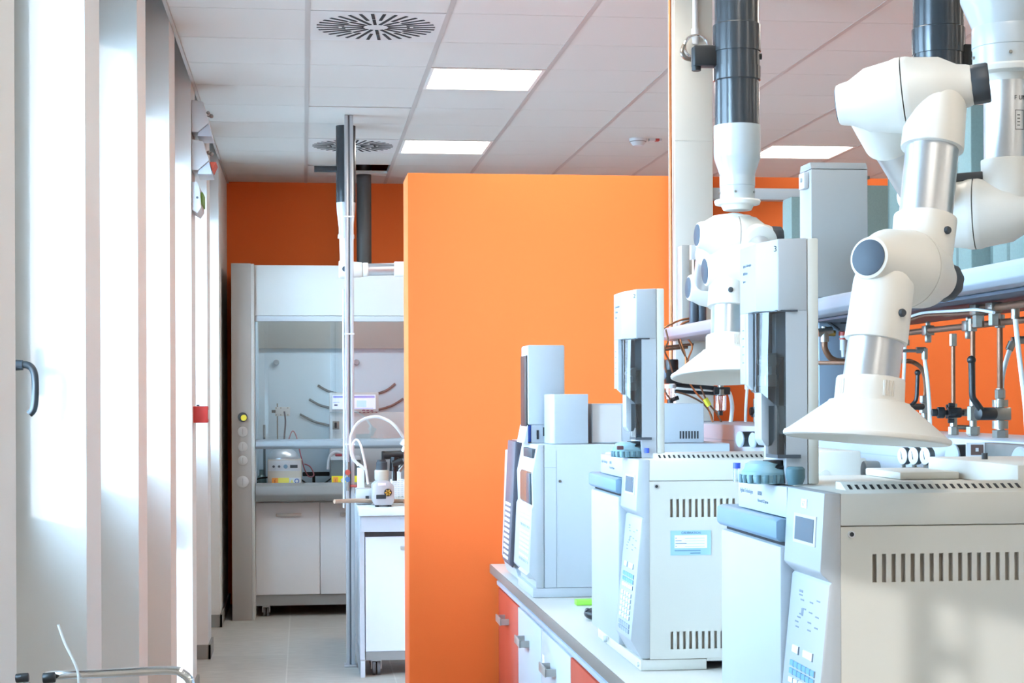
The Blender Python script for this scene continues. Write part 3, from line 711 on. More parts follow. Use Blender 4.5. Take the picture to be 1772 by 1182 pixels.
# ------------------------------------------------------------------ extraction arm and ducts behind the post
YX = 10.45
r_ = .052
xd = hx(600, YX)
t = thing('extraction_arm', 'far extraction arm with black duct hidden behind the aluminium post', 'extraction arm', (xd, YX, hz(480, YX)))
zq = hz(350, YX)
MB(black_pipe).lathe((xd, YX, zq), (0, 0, 1), [(0, .06), (ZC + .1 - zq, .06)], 28).build('duct', t, 'black ceiling duct')
MB(grey_pipe).lathe((xd, YX, hz(412, YX)), (0, 0, 1), [(0, .05), (.02, .05), (.03, .044), (.06, .044), (zq - hz(412, YX) - .05, .056), (zq - hz(412, YX), .058)], 28).build('reducer', t)
zj = hz(466, YX)
MB(arm_white).cyl((xd, YX, zj + .0), (xd, YX, hz(412, YX)), .036, .04, n=24).build('neck', t)
MB(arm_white).cyl((xd - .045, YX, zj), (xd + .1, YX, zj), .055, .045, n=28, rnd=.01).build('joint', t)
MB(dark_pl).cyl((xd - .01, YX - .058, zj), (xd - .01, YX - .04, zj), .016, n=18).build('joint_knob', t)
q0 = Wy(614, 466, YX); 
MB(arm_white).cyl((xd + .1, YX, zj), (hx(638, YX), YX, zj), .042, n=28, rnd=.004).build('elbow_sleeve', t)
MB(alu).cyl((hx(637, YX), YX, zj), (hx(684, YX), YX, zj + .004), .037, n=28).build('tube', t, 'bare aluminium tube')
MB(arm_white).cyl((hx(683, YX), YX, zj + .004), (hx(683, YX) + .2, YX, zj + .004), .046, n=28, rnd=.004).build('elbow_sleeve', t)
MB(black_pipe).cyl((xd - .19, YX + .02, hz(291, YX)), (xd - .05, YX + .02, hz(291, YX)), .02, n=16).build('damper_rod', t)
YE = 12.7
MB(mat('duct_charcoal', '#4d4f50', .45)).cyl((hx(631, YE), YE, zt - .01), (hx(631, YE), YE, hz(302, YE)), .055, n=28).cyl((hx(631, YE), YE - .02, hz(296, YE)), (hx(631, YE) + .01, YE - .02, 3.55), .05, n=28).cyl((hx(631, YE), YE, hz(302, YE) - .01), (hx(631, YE), YE, 3.4), .055, n=28).solo('exhaust_duct', 'charcoal exhaust duct rising from fume hood roof to the ceiling', 'duct')
# ================================================================== safety fittings on the left piers
yk = PIERS[6 + 3]
def wedge(name, label, cat, py0, py1, grp=None, y0=None):
    pass
xw = XW
for n, (pa, pb) in enumerate(((178, 240), (246, 305))):
    y0 = yk + .03; y1 = yk + .30
    za, zb_ = Wy(345, pb, y0 + .1).z, Wy(345, pa, y0 + .1).z
    t = thing('emergency_light', ('upper of two white wedge shaped emergency lights high on window pier', 'lower of two white wedge shaped emergency lights with red tip')[n], 'emergency light', (xw, (y0 + y1) / 2, za), 'wedge emergency lights on the pier')
    MB(lab_white).prism([(xw + .001, za + .02), (xw + .035, za + .02), (xw + .09, za + .07), (xw + .06, zb_ - .01), (xw + .001, zb_)], 'y', y0, y1, .004).build('housing', t)
    MB(mat('reflector_grey', '#c3c9d4', .3)).prism([(xw + .03, za), (xw + .105, za + .0), (xw + .09, za + .066), (xw + .036, za + .018)], 'y', y0 + .01, y1 - .01, .002).build('reflector', t)
    MB(steel).sphere((xw + .1, y0 + .05, za + .11), .012, 10).sphere((xw + .085, y0 + .05, zb_ - .06), .01, 10).cyl((xw + .07, y0 + .05, za + .11), (xw + .1, y0 + .05, za + .11), .004, n=8).cyl((xw + .06, y0 + .05, zb_ - .06), (xw + .085, y0 + .05, zb_ - .06), .004, n=8).build('screws', t)
    if n: MB(mat('tip_red', '#b5452e', .5)).prism([(xw + .092, za + .065), (xw + .125, za + .065), (xw + .105, za + .02)], 'y', y0 + .02, y1 - .05).build('indicator', t, 'small red indicator')
za, zb_ = Wy(343, 372, yk + .1).z, Wy(343, 318, yk + .1).z
t = thing('exit_sign', 'thin white box exit sign with green face on window pier', 'exit sign', (xw, yk + .18, za))
MB(lab_white).prism([(xw + .001, za + .02), (xw + .03, za), (xw + .05, za + .03), (xw + .042, zb_ - .03), (xw + .03, zb_), (xw + .001, zb_)], 'y', yk + .02, yk + .31, .003).build('housing', t)
MB(mat('sign_green', '#6f9a4a', .5)).box(xw + .046, xw + .056, yk + .05, yk + .28, za + .05, zb_ - .05).build('sign_face', t, 'green sign face')
MB(dark_pl).cyl((xw + .03, yk + .019, (za + zb_) / 2), (xw + .03, yk + .013, (za + zb_) / 2), .006, n=12).build('screw', t)
za, zb_ = Wy(343, 732, yk + .1).z, Wy(343, 703, yk + .1).z
t = thing('fire_alarm_box', 'small red fire alarm call box on window pier', 'fire alarm', (xw, yk + .15, za))
MB(mat('alarm_red', '#c23a36', .4)).box(xw - .003, xw + .075, yk + .1, yk + .2, za, zb_, .006).build('housing', t)
MB(dark_pl).box(xw + .015, xw + .03, yk + .14, yk + .16, zb_, zb_ + .008).build('cable_gland', t)
MB(lab_white).box(xw + .0745, xw + .077, yk + .12, yk + .18, za + .02, zb_ - .02).build('press_plate', t)
# ================================================================== trolley in the lower left corner
YT = 3.0
def tp(px, py, y=YT): return Wy(px, py, y)
za = tp(205, 1165).z
r = .0075
t = thing('lab_trolley', 'chrome tube lab trolley at lower left with black grips', 'trolley', (tp(200, 700).x, YT + .15, 0))
xl, xr_ = tp(78, 700).x, tp(330, 700).x
MB(chrome).tube([(xl, YT + .02, za - .004), (xl + .02, YT, za - .001), (xl + .1, YT, za), (xr_ - .04, YT, za + .003), (xr_ - .014, YT, za - .004), (xr_ - .002, YT, za - .02), (xr_, YT, za - .05), (xr_, YT, za - .08)], r, 16, 8).cyl((xr_, YT, za - .078), (xr_, YT, .08), r, n=16).build('handle_tube', t, 'bent chrome tube')
MB(chrome).cyl((xl + .002, YT + .025, za - .012), (xl + .002, YT + .025, .08), r * .8, n=14).build('leg', t)
MB(black_pl).cyl(tp(74, 1174, YT - .012), tp(96, 1172, YT - .012), .009, n=16, rnd=.002).build('grip', t)
MB(black_pl).cyl(tp(27, 1174, YT + .05), tp(50, 1172, YT + .05), .008, n=16, rnd=.002).build('grip', t)
xg = tp(36, 700).x
MB(chrome).cyl((xg, YT + .05, za - .02), (xg, YT + .05, .08), .006, n=12).build('leg', t)
for zz in (.25, .72): MB(mat('tray_steel', '#c5c8cb', .3, metal=.8)).box(tp(30, 700).x, xr_ + .004, YT - .01, YT + .5, zz, zz + .02, .004).build('tray', t)
for xx in (tp(30, 700).x + .02, xr_):
    MB(chrome).cyl((xx, YT + .48, .08), (xx, YT + .48, .74), .009, n=14).build('leg', t)
    for yy in (YT, YT + .48): MB(rubber).cyl((xx - .012, yy, .04), (xx + .012, yy, .04), .04, n=20).cyl((xx, yy, .04), (xx, yy, .09), .008, n=10).build('wheel', t)
MB(lab_white).tube([tp(101, 1081, YT - .02), tp(112, 1112, YT - .02), tp(128, 1145, YT - .02), tp(135, 1165, YT - .02), tp(136, 1200, YT - .02), tp(132, 1260, YT - .01)], .0022, 10).solo('white_cable', 'stiff thin white cable standing up over the chrome trolley tube', 'cable')
# ================================================================== long bench with the gas chromatographs
BX0, BX1 = .727, 1.75          # front edge, back edge
BY0, BY1 = 1.9, 6.735
ZB = .9
edge_m = mat('worktop_edge_brown', '#7d736c', .5)
top_m = mat('worktop_cream', '#cfccc5', .4)
t = thing('lab_bench', 'long cream topped workbench with brown edge carrying the beige analysers', 'workbench', (1.2, 4.3, 0))
MB(top_m).box(BX0 + .002, BX1, BY0, BY1, ZB - .03, ZB).build('worktop', t)
MB(edge_m).box(BX0 - .002, BX0 + .002, BY0, BY1, ZB - .034, ZB - .001, .001).build('edge_strip', t, 'brown front edge strip')
MB(white_lam).box(BX0 + .028, BX1, BY0, BY1 - .03, ZB - .082, ZB - .031).build('apron', t)
MB(mat('rail_blue_grey', '#b9c6d6', .4, metal=.3)).box(BX0 + .022, BX0 + .03, BY0, BY1 - .03, ZB - .078, ZB - .062, .002).build('rail', t, 'pale metal rail under the worktop')
MB(white_lam).box(BX1 - .03, BX1, BY0, BY1 - .03, 0, ZB - .083).build('back_panel', t)
MB(white_lam).box(BX0 + .04, BX1 - .031, BY0 + .01, BY0 + .04, 0, ZB - .083).build('end_panel', t)
DXF = .755
ys = [6.70, 6.08, 5.475, 4.87, 4.26, 3.65, 3.04, 2.43]
kinds = [('red', 'red fronted cupboard at far end of the bench by the orange partition'), ('white', 'white fronted cupboard next to the far red cupboard'),
         ('white', 'white fronted cupboard with a small sticker below the green strip'), ('red', 'red fronted cupboard under the middle analyser'),
         ('white', 'white fronted cupboard under the bench hidden by frame edge'), ('red', 'red fronted cupboard below the nearest analyser'), ('white', 'white fronted cupboard at near end of the bench')]
for n, (c, lab) in enumerate(kinds):
    a, b_ = ys[n + 1], ys[n]
    if n >= 4: continue
    m = red_lam if c == 'red' else white_lam
    t = thing('bench_cupboard', lab, 'cupboard', (DXF + .25, (a + b_) / 2, 0), 'cupboards under the bench')
    MB(white_lam).box(DXF + .02, DXF + .5, a + .002, b_ - .002, .1, ZB - .088).build('body', t)
    MB(mat('plinth_grey', '#8d8c8a', .5)).box(DXF + .05, DXF + .5, a + .002, b_ - .002, 0, .1).build('plinth', t)
    d = MB(m).box(DXF, DXF + .019, a + .004, b_ - .004, .12, ZB - .09, .0015).build('door', t)
    ym = [6.42, 5.84, 5.22, 4.56][n]; z = .735
    MB(mat('handle_satin', '#bcb8b2', .35, metal=.6)).prism([(DXF - .035, ym - .07), (DXF - .035, ym + .07), (DXF - .029, ym + .07), (DXF - .029, ym - .07)], 'z', z - .028, z + .0, .002).box(DXF - .033, DXF, ym - .07, ym - .058, z - .026, z - .004).box(DXF - .033, DXF, ym + .058, ym + .07, z - .026, z - .004).build('handle', d, 'satin metal bar handle')
    if n == 2: MB(mat('sticker_white', '#fbfbfb', .5)).box(DXF - .001, DXF, 5.40, 5.44, .69, .735).build('sticker', d, 'small white sticker')
# ------------------------------------------------------------------ gas chromatographs (the two big beige ones)
slot_in = mat('slot_inside', '#b8aea0', .8)
key_m = mat('key_white', '#eef3f7', .4); key_b = mat('key_blue', '#6fa9d2', .4); key_g = mat('key_grey', '#9aa7b6', .45)
ink = mat('ink_grey', '#7e8894', .6)
screen_m = mat('lcd_blue_grey', '#5f7484', .15)
def analyser(lab, x0, y0, card=False, tag_txt=None):
    W, D, H = .60, .56, .503
    z0 = ZB
    t = thing('gas_chromatograph', lab, 'gas chromatograph', (x0 + D / 2, y0 + W / 2, z0), 'beige analysers on the bench')
    X = lambda v: x0 + v; Y = lambda v: y0 + v; Z = lambda v: z0 + v
    # inner housing
    MB(slot_in).box(X(.03), X(D - .005), Y(.012), Y(W - .004), Z(.036), Z(.46)).build('inner_case', t)
    # near side panel with real slots
    sp = MB(cream)
    xs = [.0768 + .0152 * k for k in range(28)]
    def band(za, zb, slots):
        if not slots: sp.box(X(.027), X(D), Y(0), Y(.005), Z(za), Z(zb)); return
        px_ = .027
        for s_ in xs:
            sp.box(X(px_), X(s_), Y(0), Y(.005), Z(za), Z(zb)); px_ = s_ + .007
        sp.box(X(px_), X(D), Y(0), Y(.005), Z(za), Z(zb))
    band(.028, .051, 0); band(.051, .093, 1); band(.093, .3655, 0); band(.3655, .409, 1); band(.409, .4515, 0)
    sp.build('side_panel', t, 'cream side panel with two rows of slots')
    MB(cream).box(X(.027), X(D), Y(W - .005), Y(W), Z(.028), Z(.452)).build('side_panel', t)
    MB(cream).box(X(D - .005), X(D), Y(.005), Y(W - .005), Z(.028), Z(.452)).build('rear_panel', t)
    lk = MB(alu).cyl((X(.0435), Y(.0005), Z(.44)), (X(.0435), Y(-.003), Z(.44)), .0055, n=20)
    lk.use(dark_slot).cyl((X(.0435), Y(-.003), Z(.44)), (X(.0435), Y(-.0034), Z(.44)), .0035, n=14)
    lk.build('lock_screw', t, 'round metal lock screw')
    tc_ = MB(cream).box(X(.0265), X(D), Y(-.0005), Y(W), Z(.4525), Z(H), .003)
    tc_.build('top_cover', t)
    # ridge with vents
    ry0, ry1 = .075, .13
    rg = MB(cream).prism([(Y(ry0), Z(H - .001)), (Y(ry1), Z(H - .001)), (Y(ry1), Z(H + .012)), (Y(ry0 + .03), Z(H + .012))], 'x', X(.06), X(.36), .001)
    rg.use(dark_slot)
    dv = V((0, .03, .013)).normalized()
    for k in range(24):
        xx = X(.07 + .0121 * k)
        rg.box(-.0025, .0025, .006, .022, -.001, .0004, M=frame((xx, Y(ry0), Z(H - .001)), (1, .0, 0), dv))
    rg.build('vent_ridge', t, 'low slotted ridge on the top')
    # base
    MB(cream).box(X(.004), X(.165), Y(.002), Y(W - .002), Z(.001), Z(.0265), .002).build('front_foot', t)
    bs = MB(cream)
    bs.box(X(.45), X(D), Y(.002), Y(W - .002), Z(.001), Z(.0265), .002)
    bs.use(dark_slot).box(X(.165), X(.45), Y(.02), Y(W - .02), Z(.016), Z(.0275)).use(cream).box(X(.165), X(.45), Y(.002), Y(W - .002), Z(.0215), Z(.0275))
    bs.build('base', t)
    MB(lab_white).cyl((X(.004), Y(.02), Z(.014)), (X(-.001), Y(.02), Z(.014)), .0055, n=14).build('foot_screw', t)
    MB(lab_white).cyl((X(.0), Y(.43), Z(.018)), (X(-.012), Y(.43), Z(.018)), .0085, n=14, rnd=.002).build('foot_screw', t)
    # control column
    prof = [(.027, H), (.001, H), (-.006, .383), (-.003, .378), (.010, .3665), (.012, .3655), (.008, .362), (-.020, .074), (-.016, .068), (.006, .03), (.027, .03)]
    cc = MB(cool_grey).prism([(X(a), Z(c)) for a, c in prof], 'y', Y(.0), Y(.2), .0025, min_angle=25)
    cco = cc.build('control_column', t, 'pale control column with display and keypad')
    # display on the upper part
    ex_up = V((.001 - -.006, 0, H - .383)).normalized()
    def upper(u, v0, v1, w0, w1, proud, m, mb):
        M = frame((X(-.006), Y(0), Z(.383)), (0, -1, 0), ex_up)
        mb.use(m).box(-w1, -w0, v0, v1, -.002, proud, M=M)
    dm = MB(lab_white); upper(0, .035, .082, .03, .15, .0015, lab_white, dm); upper(0, .040, .077, .04, .14, .0022, screen_m, dm)
    dm.build('display', cco, 'blue grey display window')
    if tag_txt:
        M = frame((X(-.006), Y(0), Z(.383)), (0, -1, 0), ex_up)
        tg_ = MB(mat('sticker_white', '#fbfbfb', .5)).box(-.115, -.085, .092, .106, 0, .0012, M=M)
        tg_.use(ink).text(tag_txt, .012, M @ Matrix.Translation((-.108, .095, .0013)), .0004)
        tg_.build('number_sticker', cco, 'small white number sticker')
    # keypad on the slope
    P0 = V((X(.008), Y(0), Z(.362))); P1 = V((X(-.020), Y(0), Z(.074)))
    dn = (P1 - P0).normalized()
    M = frame(P0, (0, -1, 0), -dn)          # local y up the slope, z = outwards
    kb_ = MB(ink)
    KY = lambda f: -f
    kb_.use(ink)
    for (u, v) in ((-.14, -.03), (-.13, -.037), (-.115, -.05), (-.13, -.06), (-.14, -.066), (-.15, -.074), (-.145, -.082), (-.08, -.036), (-.08, -.052), (-.082, -.068), (-.08, -.08), (-.045, -.03), (-.045, -.055), (-.045, -.072)):
        kb_.box(u - .009, u + .009, v - .0012, v + .0012, -.001, .0004, M=M)
    kb_.box(-.15, -.13, -.026, -.022, -.001, .0004, M=M)
    kb_.box(-.13, -.118, -.062, -.05, -.001, .0003, M=M)
    kb_.build('flow_diagram', cco, 'printed grey line diagram')
    kk = MB(key_m)
    def row(v, n, u0, u1, m, h=.009, f=.8):
        kk.use(m); p_ = (u1 - u0) / n
        for i in range(n): kk.box(u0 + p_ * i, u0 + p_ * (i + f), v - h, v, -.001, .003, .0008, 1, M=M)
        kk.use(ink)
        for i in range(n): kk.box(u0 + p_ * (i + f) - .0012, u0 + p_ * (i + f) + .001, v - h - .001, v, -.001, .0022, M=M)
    row(-.112, 1, -.155, -.115, key_m, .012); row(-.112, 1, -.095, -.035, key_m, .012)
    row(-.137, 6, -.16, -.025, key_b); row(-.150, 6, -.16, -.025, key_b)
    row(-.164, 5, -.16, -.025, key_m); 
    for q in range(5): row(-.184 - q * .0135, 4, -.16, -.03, key_m, .0085, .7)
    row(-.256, 5, -.16, -.025, key_g); row(-.268, 5, -.16, -.025, key_g)
    kk.build('keypad', cco, 'keypad with two blue rows of keys')
    # oven door, handle bar, fascia
    dr = MB(cool_grey).box(X(-.012), X(.026), Y(.203), Y(W + .006), Z(.034), Z(.405), .006).build('oven_door', t)
    MB(blue_trim).prism([(X(.026), Z(.412)), (X(-.012), Z(.412)), (X(-.018), Z(.418)), (X(-.018), Z(.446)), (X(-.01), Z(.450)), (X(.026), Z(.450))], 'y', Y(.2035), Y(W + .012), .002).build('door_handle', dr, 'blue grey handle bar')
    MB(dark_slot).box(X(-.002), X(.026), Y(.21), Y(W), Z(.404), Z(.413)).build('handle_gap', dr, 'dark gap below handle bar')
    fs = MB(cool_grey).box(X(.0), X(.026), Y(.204), Y(.52), Z(.4515), Z(H - .001), .002)
    fso = fs.build('fascia', t); fs = MB(ink)
    fs.text('Agilent Technologies', .0105, frame((X(-.0004), Y(.505), Z(.48)), (0, -1, 0), (0, 0, 1)), .0004)
    fs.build('lettering', fso, 'small grey lettering'); fs = MB(ink)
    fs.text('6890N', .0105, frame((X(-.0004), Y(.385), Z(.48)), (0, -1, 0), (0, 0, 1)), .0004)
    fs.text('Network GC System', .008, frame((X(-.0004), Y(.385), Z(.468)), (0, -1, 0), (0, 0, 1)), .0004)
    fs.build('lettering', fso, 'small grey lettering')
    if card:
        cd = MB(mat('card_blue', '#9cc3dc', .5)).box(X(.077), X(.176), Y(-.0016), Y(-.0004), Z(.275), Z(.334))
        cd.use(mat('card_white', '#eef1f3', .5)).box(X(.087), X(.166), Y(-.0022), Y(-.0015), Z(.292), Z(.323))
        cd.use(mat('card_ink', '#5d7f9a', .6)).text('CALIBRATION', .0075, frame((X(.103), Y(-.0023), Z(.326)), (1, 0, 0), (0, 0, 1)), .0003)
        for k in range(4): cd.box(X(.089), X(.092 + .012 * ((k * 7) % 3)), Y(-.0026), Y(-.0021), Z(.3155 - k * .0065), Z(.317 - k * .0065)); 
        for k in range(4): cd.box(X(.112), X(.16), Y(-.0026), Y(-.0021), Z(.3153 - k * .0065), Z(.3158 - k * .0065))
        cd.box(X(.087), X(.15), Y(-.0026), Y(-.0015), Z(.285), Z(.2868)).box(X(.125), X(.15), Y(-.0026), Y(-.0015), Z(.279), Z(.2808))
        cd.build('calibration_card', t, 'pale blue calibration card on the side')
    return t
g3 = analyser('nearest and largest beige gas analyser, at right with long row of slots', .79, 2.56, False, '67')
# rear detector cover of the nearest analyser
q0 = Wz(1595, 818, ZB + .545)
cv = MB(cream).prism([(1.165, 2.71), (1.349, 2.71), (1.349, 3.12), (1.165, 3.12)], 'z', ZB + .5035, ZB + .538, .003)
cv.build('detector_cover', g3)
for (a, b_) in ((1.215, 2.97), (1.26, 2.80), (1.29, 2.90)):
    MB(dark_pl).cyl((a, b_, ZB + .537), (a, b_, ZB + .549), .0055, n=12).build('cover_screw', g3)
MB(cream).box(1.05, 1.16, 2.95, 3.14, ZB + .5035, ZB + .517, .003).build('inlet_cover', g3)
g2 = analyser('middle beige gas analyser with pale blue card on its slotted side', .79, 4.03, True, None)
# ------------------------------------------------------------------ injector towers with turrets
smoke = glassy('smoked_window', (1, 1, 1), (.26, .285, .30), .05, .05, .6)
teal = mat('turret_teal', '#7fa3ad', .45); teal_d = mat('turret_teal_dark', '#4f6f78', .4)
def tower(lab, x0, y0, digit):
    z0 = ZB + .503 + .001
    t = thing('autosampler', lab, 'autosampler', (x0 + .05, y0 + .07, z0), 'autosampler towers')
    X = lambda v: x0 + v; Y = lambda v: y0 + v; Z = lambda v: z0 + v
    plan = [(X(0), Y(.14)), (X(0), Y(.035)), (X(.03), Y(0)), (X(.08), Y(0)), (X(.08), Y(.14))]
    hd = MB(cool_grey)
    n0 = len(hd.v)
    hd.prism(plan, 'z', Z(.292), Z(.408), .002)
    for v in hd.v[n0:]:
        if v.z > Z(.36): v.z += min(.007, max(0, (v.x - X(0)) * .16))
    hd.box(X(.043), X(.0795), Y(0), Y(.14), Z(0), Z(.2925))
    hd.box(X(.0), X(.043), Y(.105), Y(.139), Z(.17), Z(.2925), .001)
    hd.build('tower_body', t)
    MB(cool_grey).prism([(X(0), Z(.292)), (X(0), Z(.168)), (X(.036), Z(.135)), (X(.043), Z(.135)), (X(.043), Z(.292))], 'y', Y(.085), Y(.105), .0015).build('front_cheek', t)
    MB(cool_grey).prism([(X(.012), Z(.155)), (X(.036), Z(.135)), (X(.036), Z(.075)), (X(.030), Z(.064)), (X(.019), Z(.064)), (X(.012), Z(.075))], 'y', Y(.045), Y(.09), .002).build('needle_guide', t, 'white rounded needle guide')
    # smoked window shell
    wd = MB(smoke)
    pl_ = [(X(.009), Y(.1)), (X(.009), Y(.036)), (X(.028), Y(.004)), (X(.044), Y(.001))]
    def strip(pts, za, zb):
        vs, fs = [], []
        for p_ in pts: vs += [(p_[0], p_[1], za(p_[0]) if callable(za) else za), (p_[0], p_[1], zb)]
        for i in range(len(pts) - 1): fs.append((2 * i, 2 * i + 2, 2 * i + 3, 2 * i + 1))
        wd.add(vs, fs)
    strip(pl_, lambda xx: Z(.155) if xx < X(.02) else Z(.05) if xx > X(.04) else Z(.132), Z(.2915))
    strip([(X(.024), Y(.06)), (X(.028), Y(.003)), (X(.044), Y(.001))], Z(.048), Z(.132))
    wd.build('window', t, 'smoked grey window')
    MB(dark_pl).prism([(X(.008), Y(.1)), (X(.008), Y(.036)), (X(.028), Y(.002)), (X(.062), Y(-.006)), (X(.062), Y(-.001)), (X(.0435), Y(.0)), (X(.0435), Y(.1))], 'z', Z(.2905), Z(.2935)).build('window_rim', t, 'dark thin rim over the window')
    MB(dark_pl).prism([(X(.024), Y(.06)), (X(.028), Y(.0)), (X(.066), Y(-.008)), (X(.066), Y(-.002)), (X(.0435), Y(.004)), (X(.0435), Y(.06))], 'z', Z(.044), Z(.050)).build('window_rim', t, 'dark thin rim under the window')
    # mechanism
    mm = mat('mechanism_pale', '#c9ccca', .5); 
    MB(mm).prism([(X(.012), Z(.205)), (X(.014), Z(.212)), (X(.03), Z(.222)), (X(.036), Z(.222)), (X(.036), Z(.165)), (X(.026), Z(.165)), (X(.026), Z(.2))], 'y', Y(.03), Y(.075), .001).box(X(.014), X(.04), Y(.025), Y(.08), Z(.165), Z(.185), .002).build('syringe_carriage', t)
    MB(dark_pl).prism([(X(.034), Z(.05)), (X(.0428), Z(.05)), (X(.0428), Z(.215)), (X(.034), Z(.2))], 'y', Y(.012), Y(.08)).build('guide_rail', t, 'dark guide rail')
    # rear cover
    MB(cream).box(X(.0805), X(.1), Y(-.0), Y(.142), Z(0), Z(.415), .003).build('rear_cover', t)
    for k, (tx, sz) in enumerate((('Agilent Technologies', .0065), ('7683 Series', .0065), ('Injector', .0055))):
        MB(ink).text(tx, sz, frame((X(-.0006), Y(.115), Z(.372 - .013 * k)), (0, -1, 0), (0, 0, 1)), .0004).build('lettering', t, 'small grey lettering')
    lt = MB(ink)
    for k in range(5): lt.box(X(-.0006), X(.0), Y(.112), Y(.122), Z(.262 - .014 * k), Z(.264 - .014 * k))
    lt.build('status_marks', t, 'small grey marks')
    MB(mat('pen_black', '#2a2d31', .6)).text(digit, .014, frame((X(.024), Y(.0065), Z(.392)), V((.03, -.035, 0)), (0, 0, 1)), .0006).build('number_mark', t, 'handwritten number ' + digit)
    # turret
    cx, cy, R = X(.018), Y(.045), .041
    tr = MB(teal).lathe((cx, cy, Z(.0)), (0, 0, 1), [(0, R * .75), (.002, R * .95), (.012, R), (.014, R * .98)], 36).use(teal).lathe((cx, cy, Z(.014)), (0, 0, 1), [(0, R * .98), (.006, R * .98), (.012, R * .86), (.02, R * .8), (.024, R * .6), (.0245, R * .45)], 36)
    tro = tr.build('turret', t, 'teal vial turret')
    ft = MB(teal_d)
    for k in range(18):
        a_ = 2 * PI * k / 18; ft.cyl((cx + R * .97 * math.cos(a_), cy + R * .97 * math.sin(a_), Z(.0015)), (cx + R * .97 * math.cos(a_), cy + R * .97 * math.sin(a_), Z(.0155)), .0042, n=8)
    ft.build('vial_wells', tro, 'row of dark vial wells')
    MB(black_pl).lathe((cx + .012, cy - .012, Z(.0245)), (0, 0, 1), [(0, .02), (.004, .022), (.009, .018), (.0155, .018)], 24).build('needle_port', tro, 'black needle port')
    return t, X, Y, Z
t3, X, Y, Z = tower('large autosampler tower with smoked window and handwritten 3 on nearest analyser', .763, 2.82, '3')
vm = MB(glassy('vial_glass', (1, 1, 1), (.85, .93, .96), .02, .1, .8)).cyl((X(-.022), Y(.08), Z(.001)), (X(-.022), Y(.08), Z(.024)), .0062, n=16)
vm.use(mat('cap_blue', '#3a56c8', .35)).cyl((X(-.022), Y(.08), Z(.0245)), (X(-.022), Y(.08), Z(.034)), .0066, n=16)
vm.solo('sample_vial', 'tiny vial with blue cap left of the nearest teal turret', 'vial')
MB(teal_d).lathe((X(.05), Y(-.03), Z(.001)), (0, 0, 1), [(0, .012), (.012, .016), (.026, .016), (.03, .012)], 24).solo('inlet_knob', 'small dark teal knob at right of nearest teal turret', 'knob')
t2, X, Y, Z = tower('smaller autosampler tower with smoked window on the middle analyser', .780, 4.15, '2')
MB(mat('cap_maroon', '#5b3a42', .4)).box(X(-.02), X(-.004), Y(-.008), Y(.006), Z(.02), Z(.03), .002).build('turret_cap', t2, 'small maroon cap')
MB(mat('cap_blue', '#3a56c8', .35)).cyl((X(.053), Y(-.01), Z(.012)), (X(.053), Y(-.01), Z(.024)), .006, n=14).build('vial_cap', t2, 'small blue vial cap')
# ------------------------------------------------------------------ third analyser further along
x0, y0, W, D, H = .738, 5.56, .40, .66, .50
X = lambda v: x0 + v; Y = lambda v: y0 + v; Z = lambda v: ZB + v
pw = mat('instrument_white', '#b6bcc2', .4)
t = thing('gas_chromatograph', 'white gas analyser with brown display, farthest along but one, by the orange partition', 'gas chromatograph', (X(D / 2), Y(W / 2), ZB))
MB(pw).box(X(.04), X(D), Y(0), Y(W), Z(.032), Z(H), .004).build('housing', t)
g_ = MB(ink).box(X(.0795), X(.0805), Y(-.0006), Y(.001), Z(.034), Z(H - .02)).box(X(.04), X(.08), Y(-.0006), Y(.001), Z(.424), Z(.425)); g_.build('panel_seam', t, 'thin panel seams')
MB(steel).cyl((X(.092), Y(0), Z(.38)), (X(.092), Y(-.003), Z(.38)), .005, n=14).build('lock_screw', t)
s_ = MB(dark_slot)
for k in range(10): s_.box(X(.238 + .0155 * k), X(.2445 + .0155 * k), Y(-.0008), Y(.002), Z(.37), Z(.404))
s_.build('vent_slots', t, 'row of dark vent slots')
MB(pw).box(X(.002), X(.27), Y(.002), Y(W), Z(.001), Z(.0315), .002).build('front_foot', t)
MB(pw).box(X(.5), X(D), Y(.002), Y(W), Z(.001), Z(.0315), .002).build('rear_foot', t)
MB(dark_slot).box(X(.272), X(.49), Y(.03), Y(W - .02), Z(.012), Z(.0315)).build('base_gap', t, 'dark gap under the housing')
pr = [(.0395, .5), (.02, .5), (-.0, .40), (.003, .3), (-.002, .29), (-.012, .08), (.012, .055), (.012, .032), (.0395, .032)]
co = MB(pw).prism([(X(a), Z(c)) for a, c in pr], 'y', Y(.0), Y(W), .003, min_angle=25).build('front_panel', t)
MB(pw).prism([(X(.0125), Z(.5)), (X(-.001), Z(.5)), (X(.001), Z(.507)), (X(.0115), Z(.56)), (X(.0125), Z(.56))], 'y', Y(.19), Y(W - .01)).build('sloped_lid', t)
dd = MB(mat('display_brown', '#7d6a5c', .25)).prism([(X(-.004), Z(.4)), (X(-.004), Z(.31)), (X(.004), Z(.3)), (X(.012), Z(.3)), (X(.012), Z(.41)), (X(.002), Z(.41))], 'y', Y(.02), Y(.28), .002)
dd.use(mat('display_grey', '#4f5c66', .3)).box(X(-.006), X(0), Y(.018), Y(.1), Z(.305), Z(.405), .002)
dd.build('display', co, 'brown and grey display window')
MB(dark_pl).box(X(.004), X(.02), Y(.03), Y(.25), Z(.455), Z(.485), .002).build('fitting_strip', co, 'dark strip with fittings')
kk = MB(key_g)
for r_i, zz in enumerate((.275, .262, .245, .23, .21, .195, .18, .165, .15, .13, .115)):
    kk.use(key_g if r_i in (3, 10) else key_m)
    for c_ in range(5):
        xk = -.002 - (.29 - zz) / .21 * .010
        kk.box(X(xk - .0012), X(xk + .004), Y(.03 + .05 * c_), Y(.065 + .05 * c_), Z(zz - .008), Z(zz))
kk.build('keypad', co, 'keypad of small pale keys')
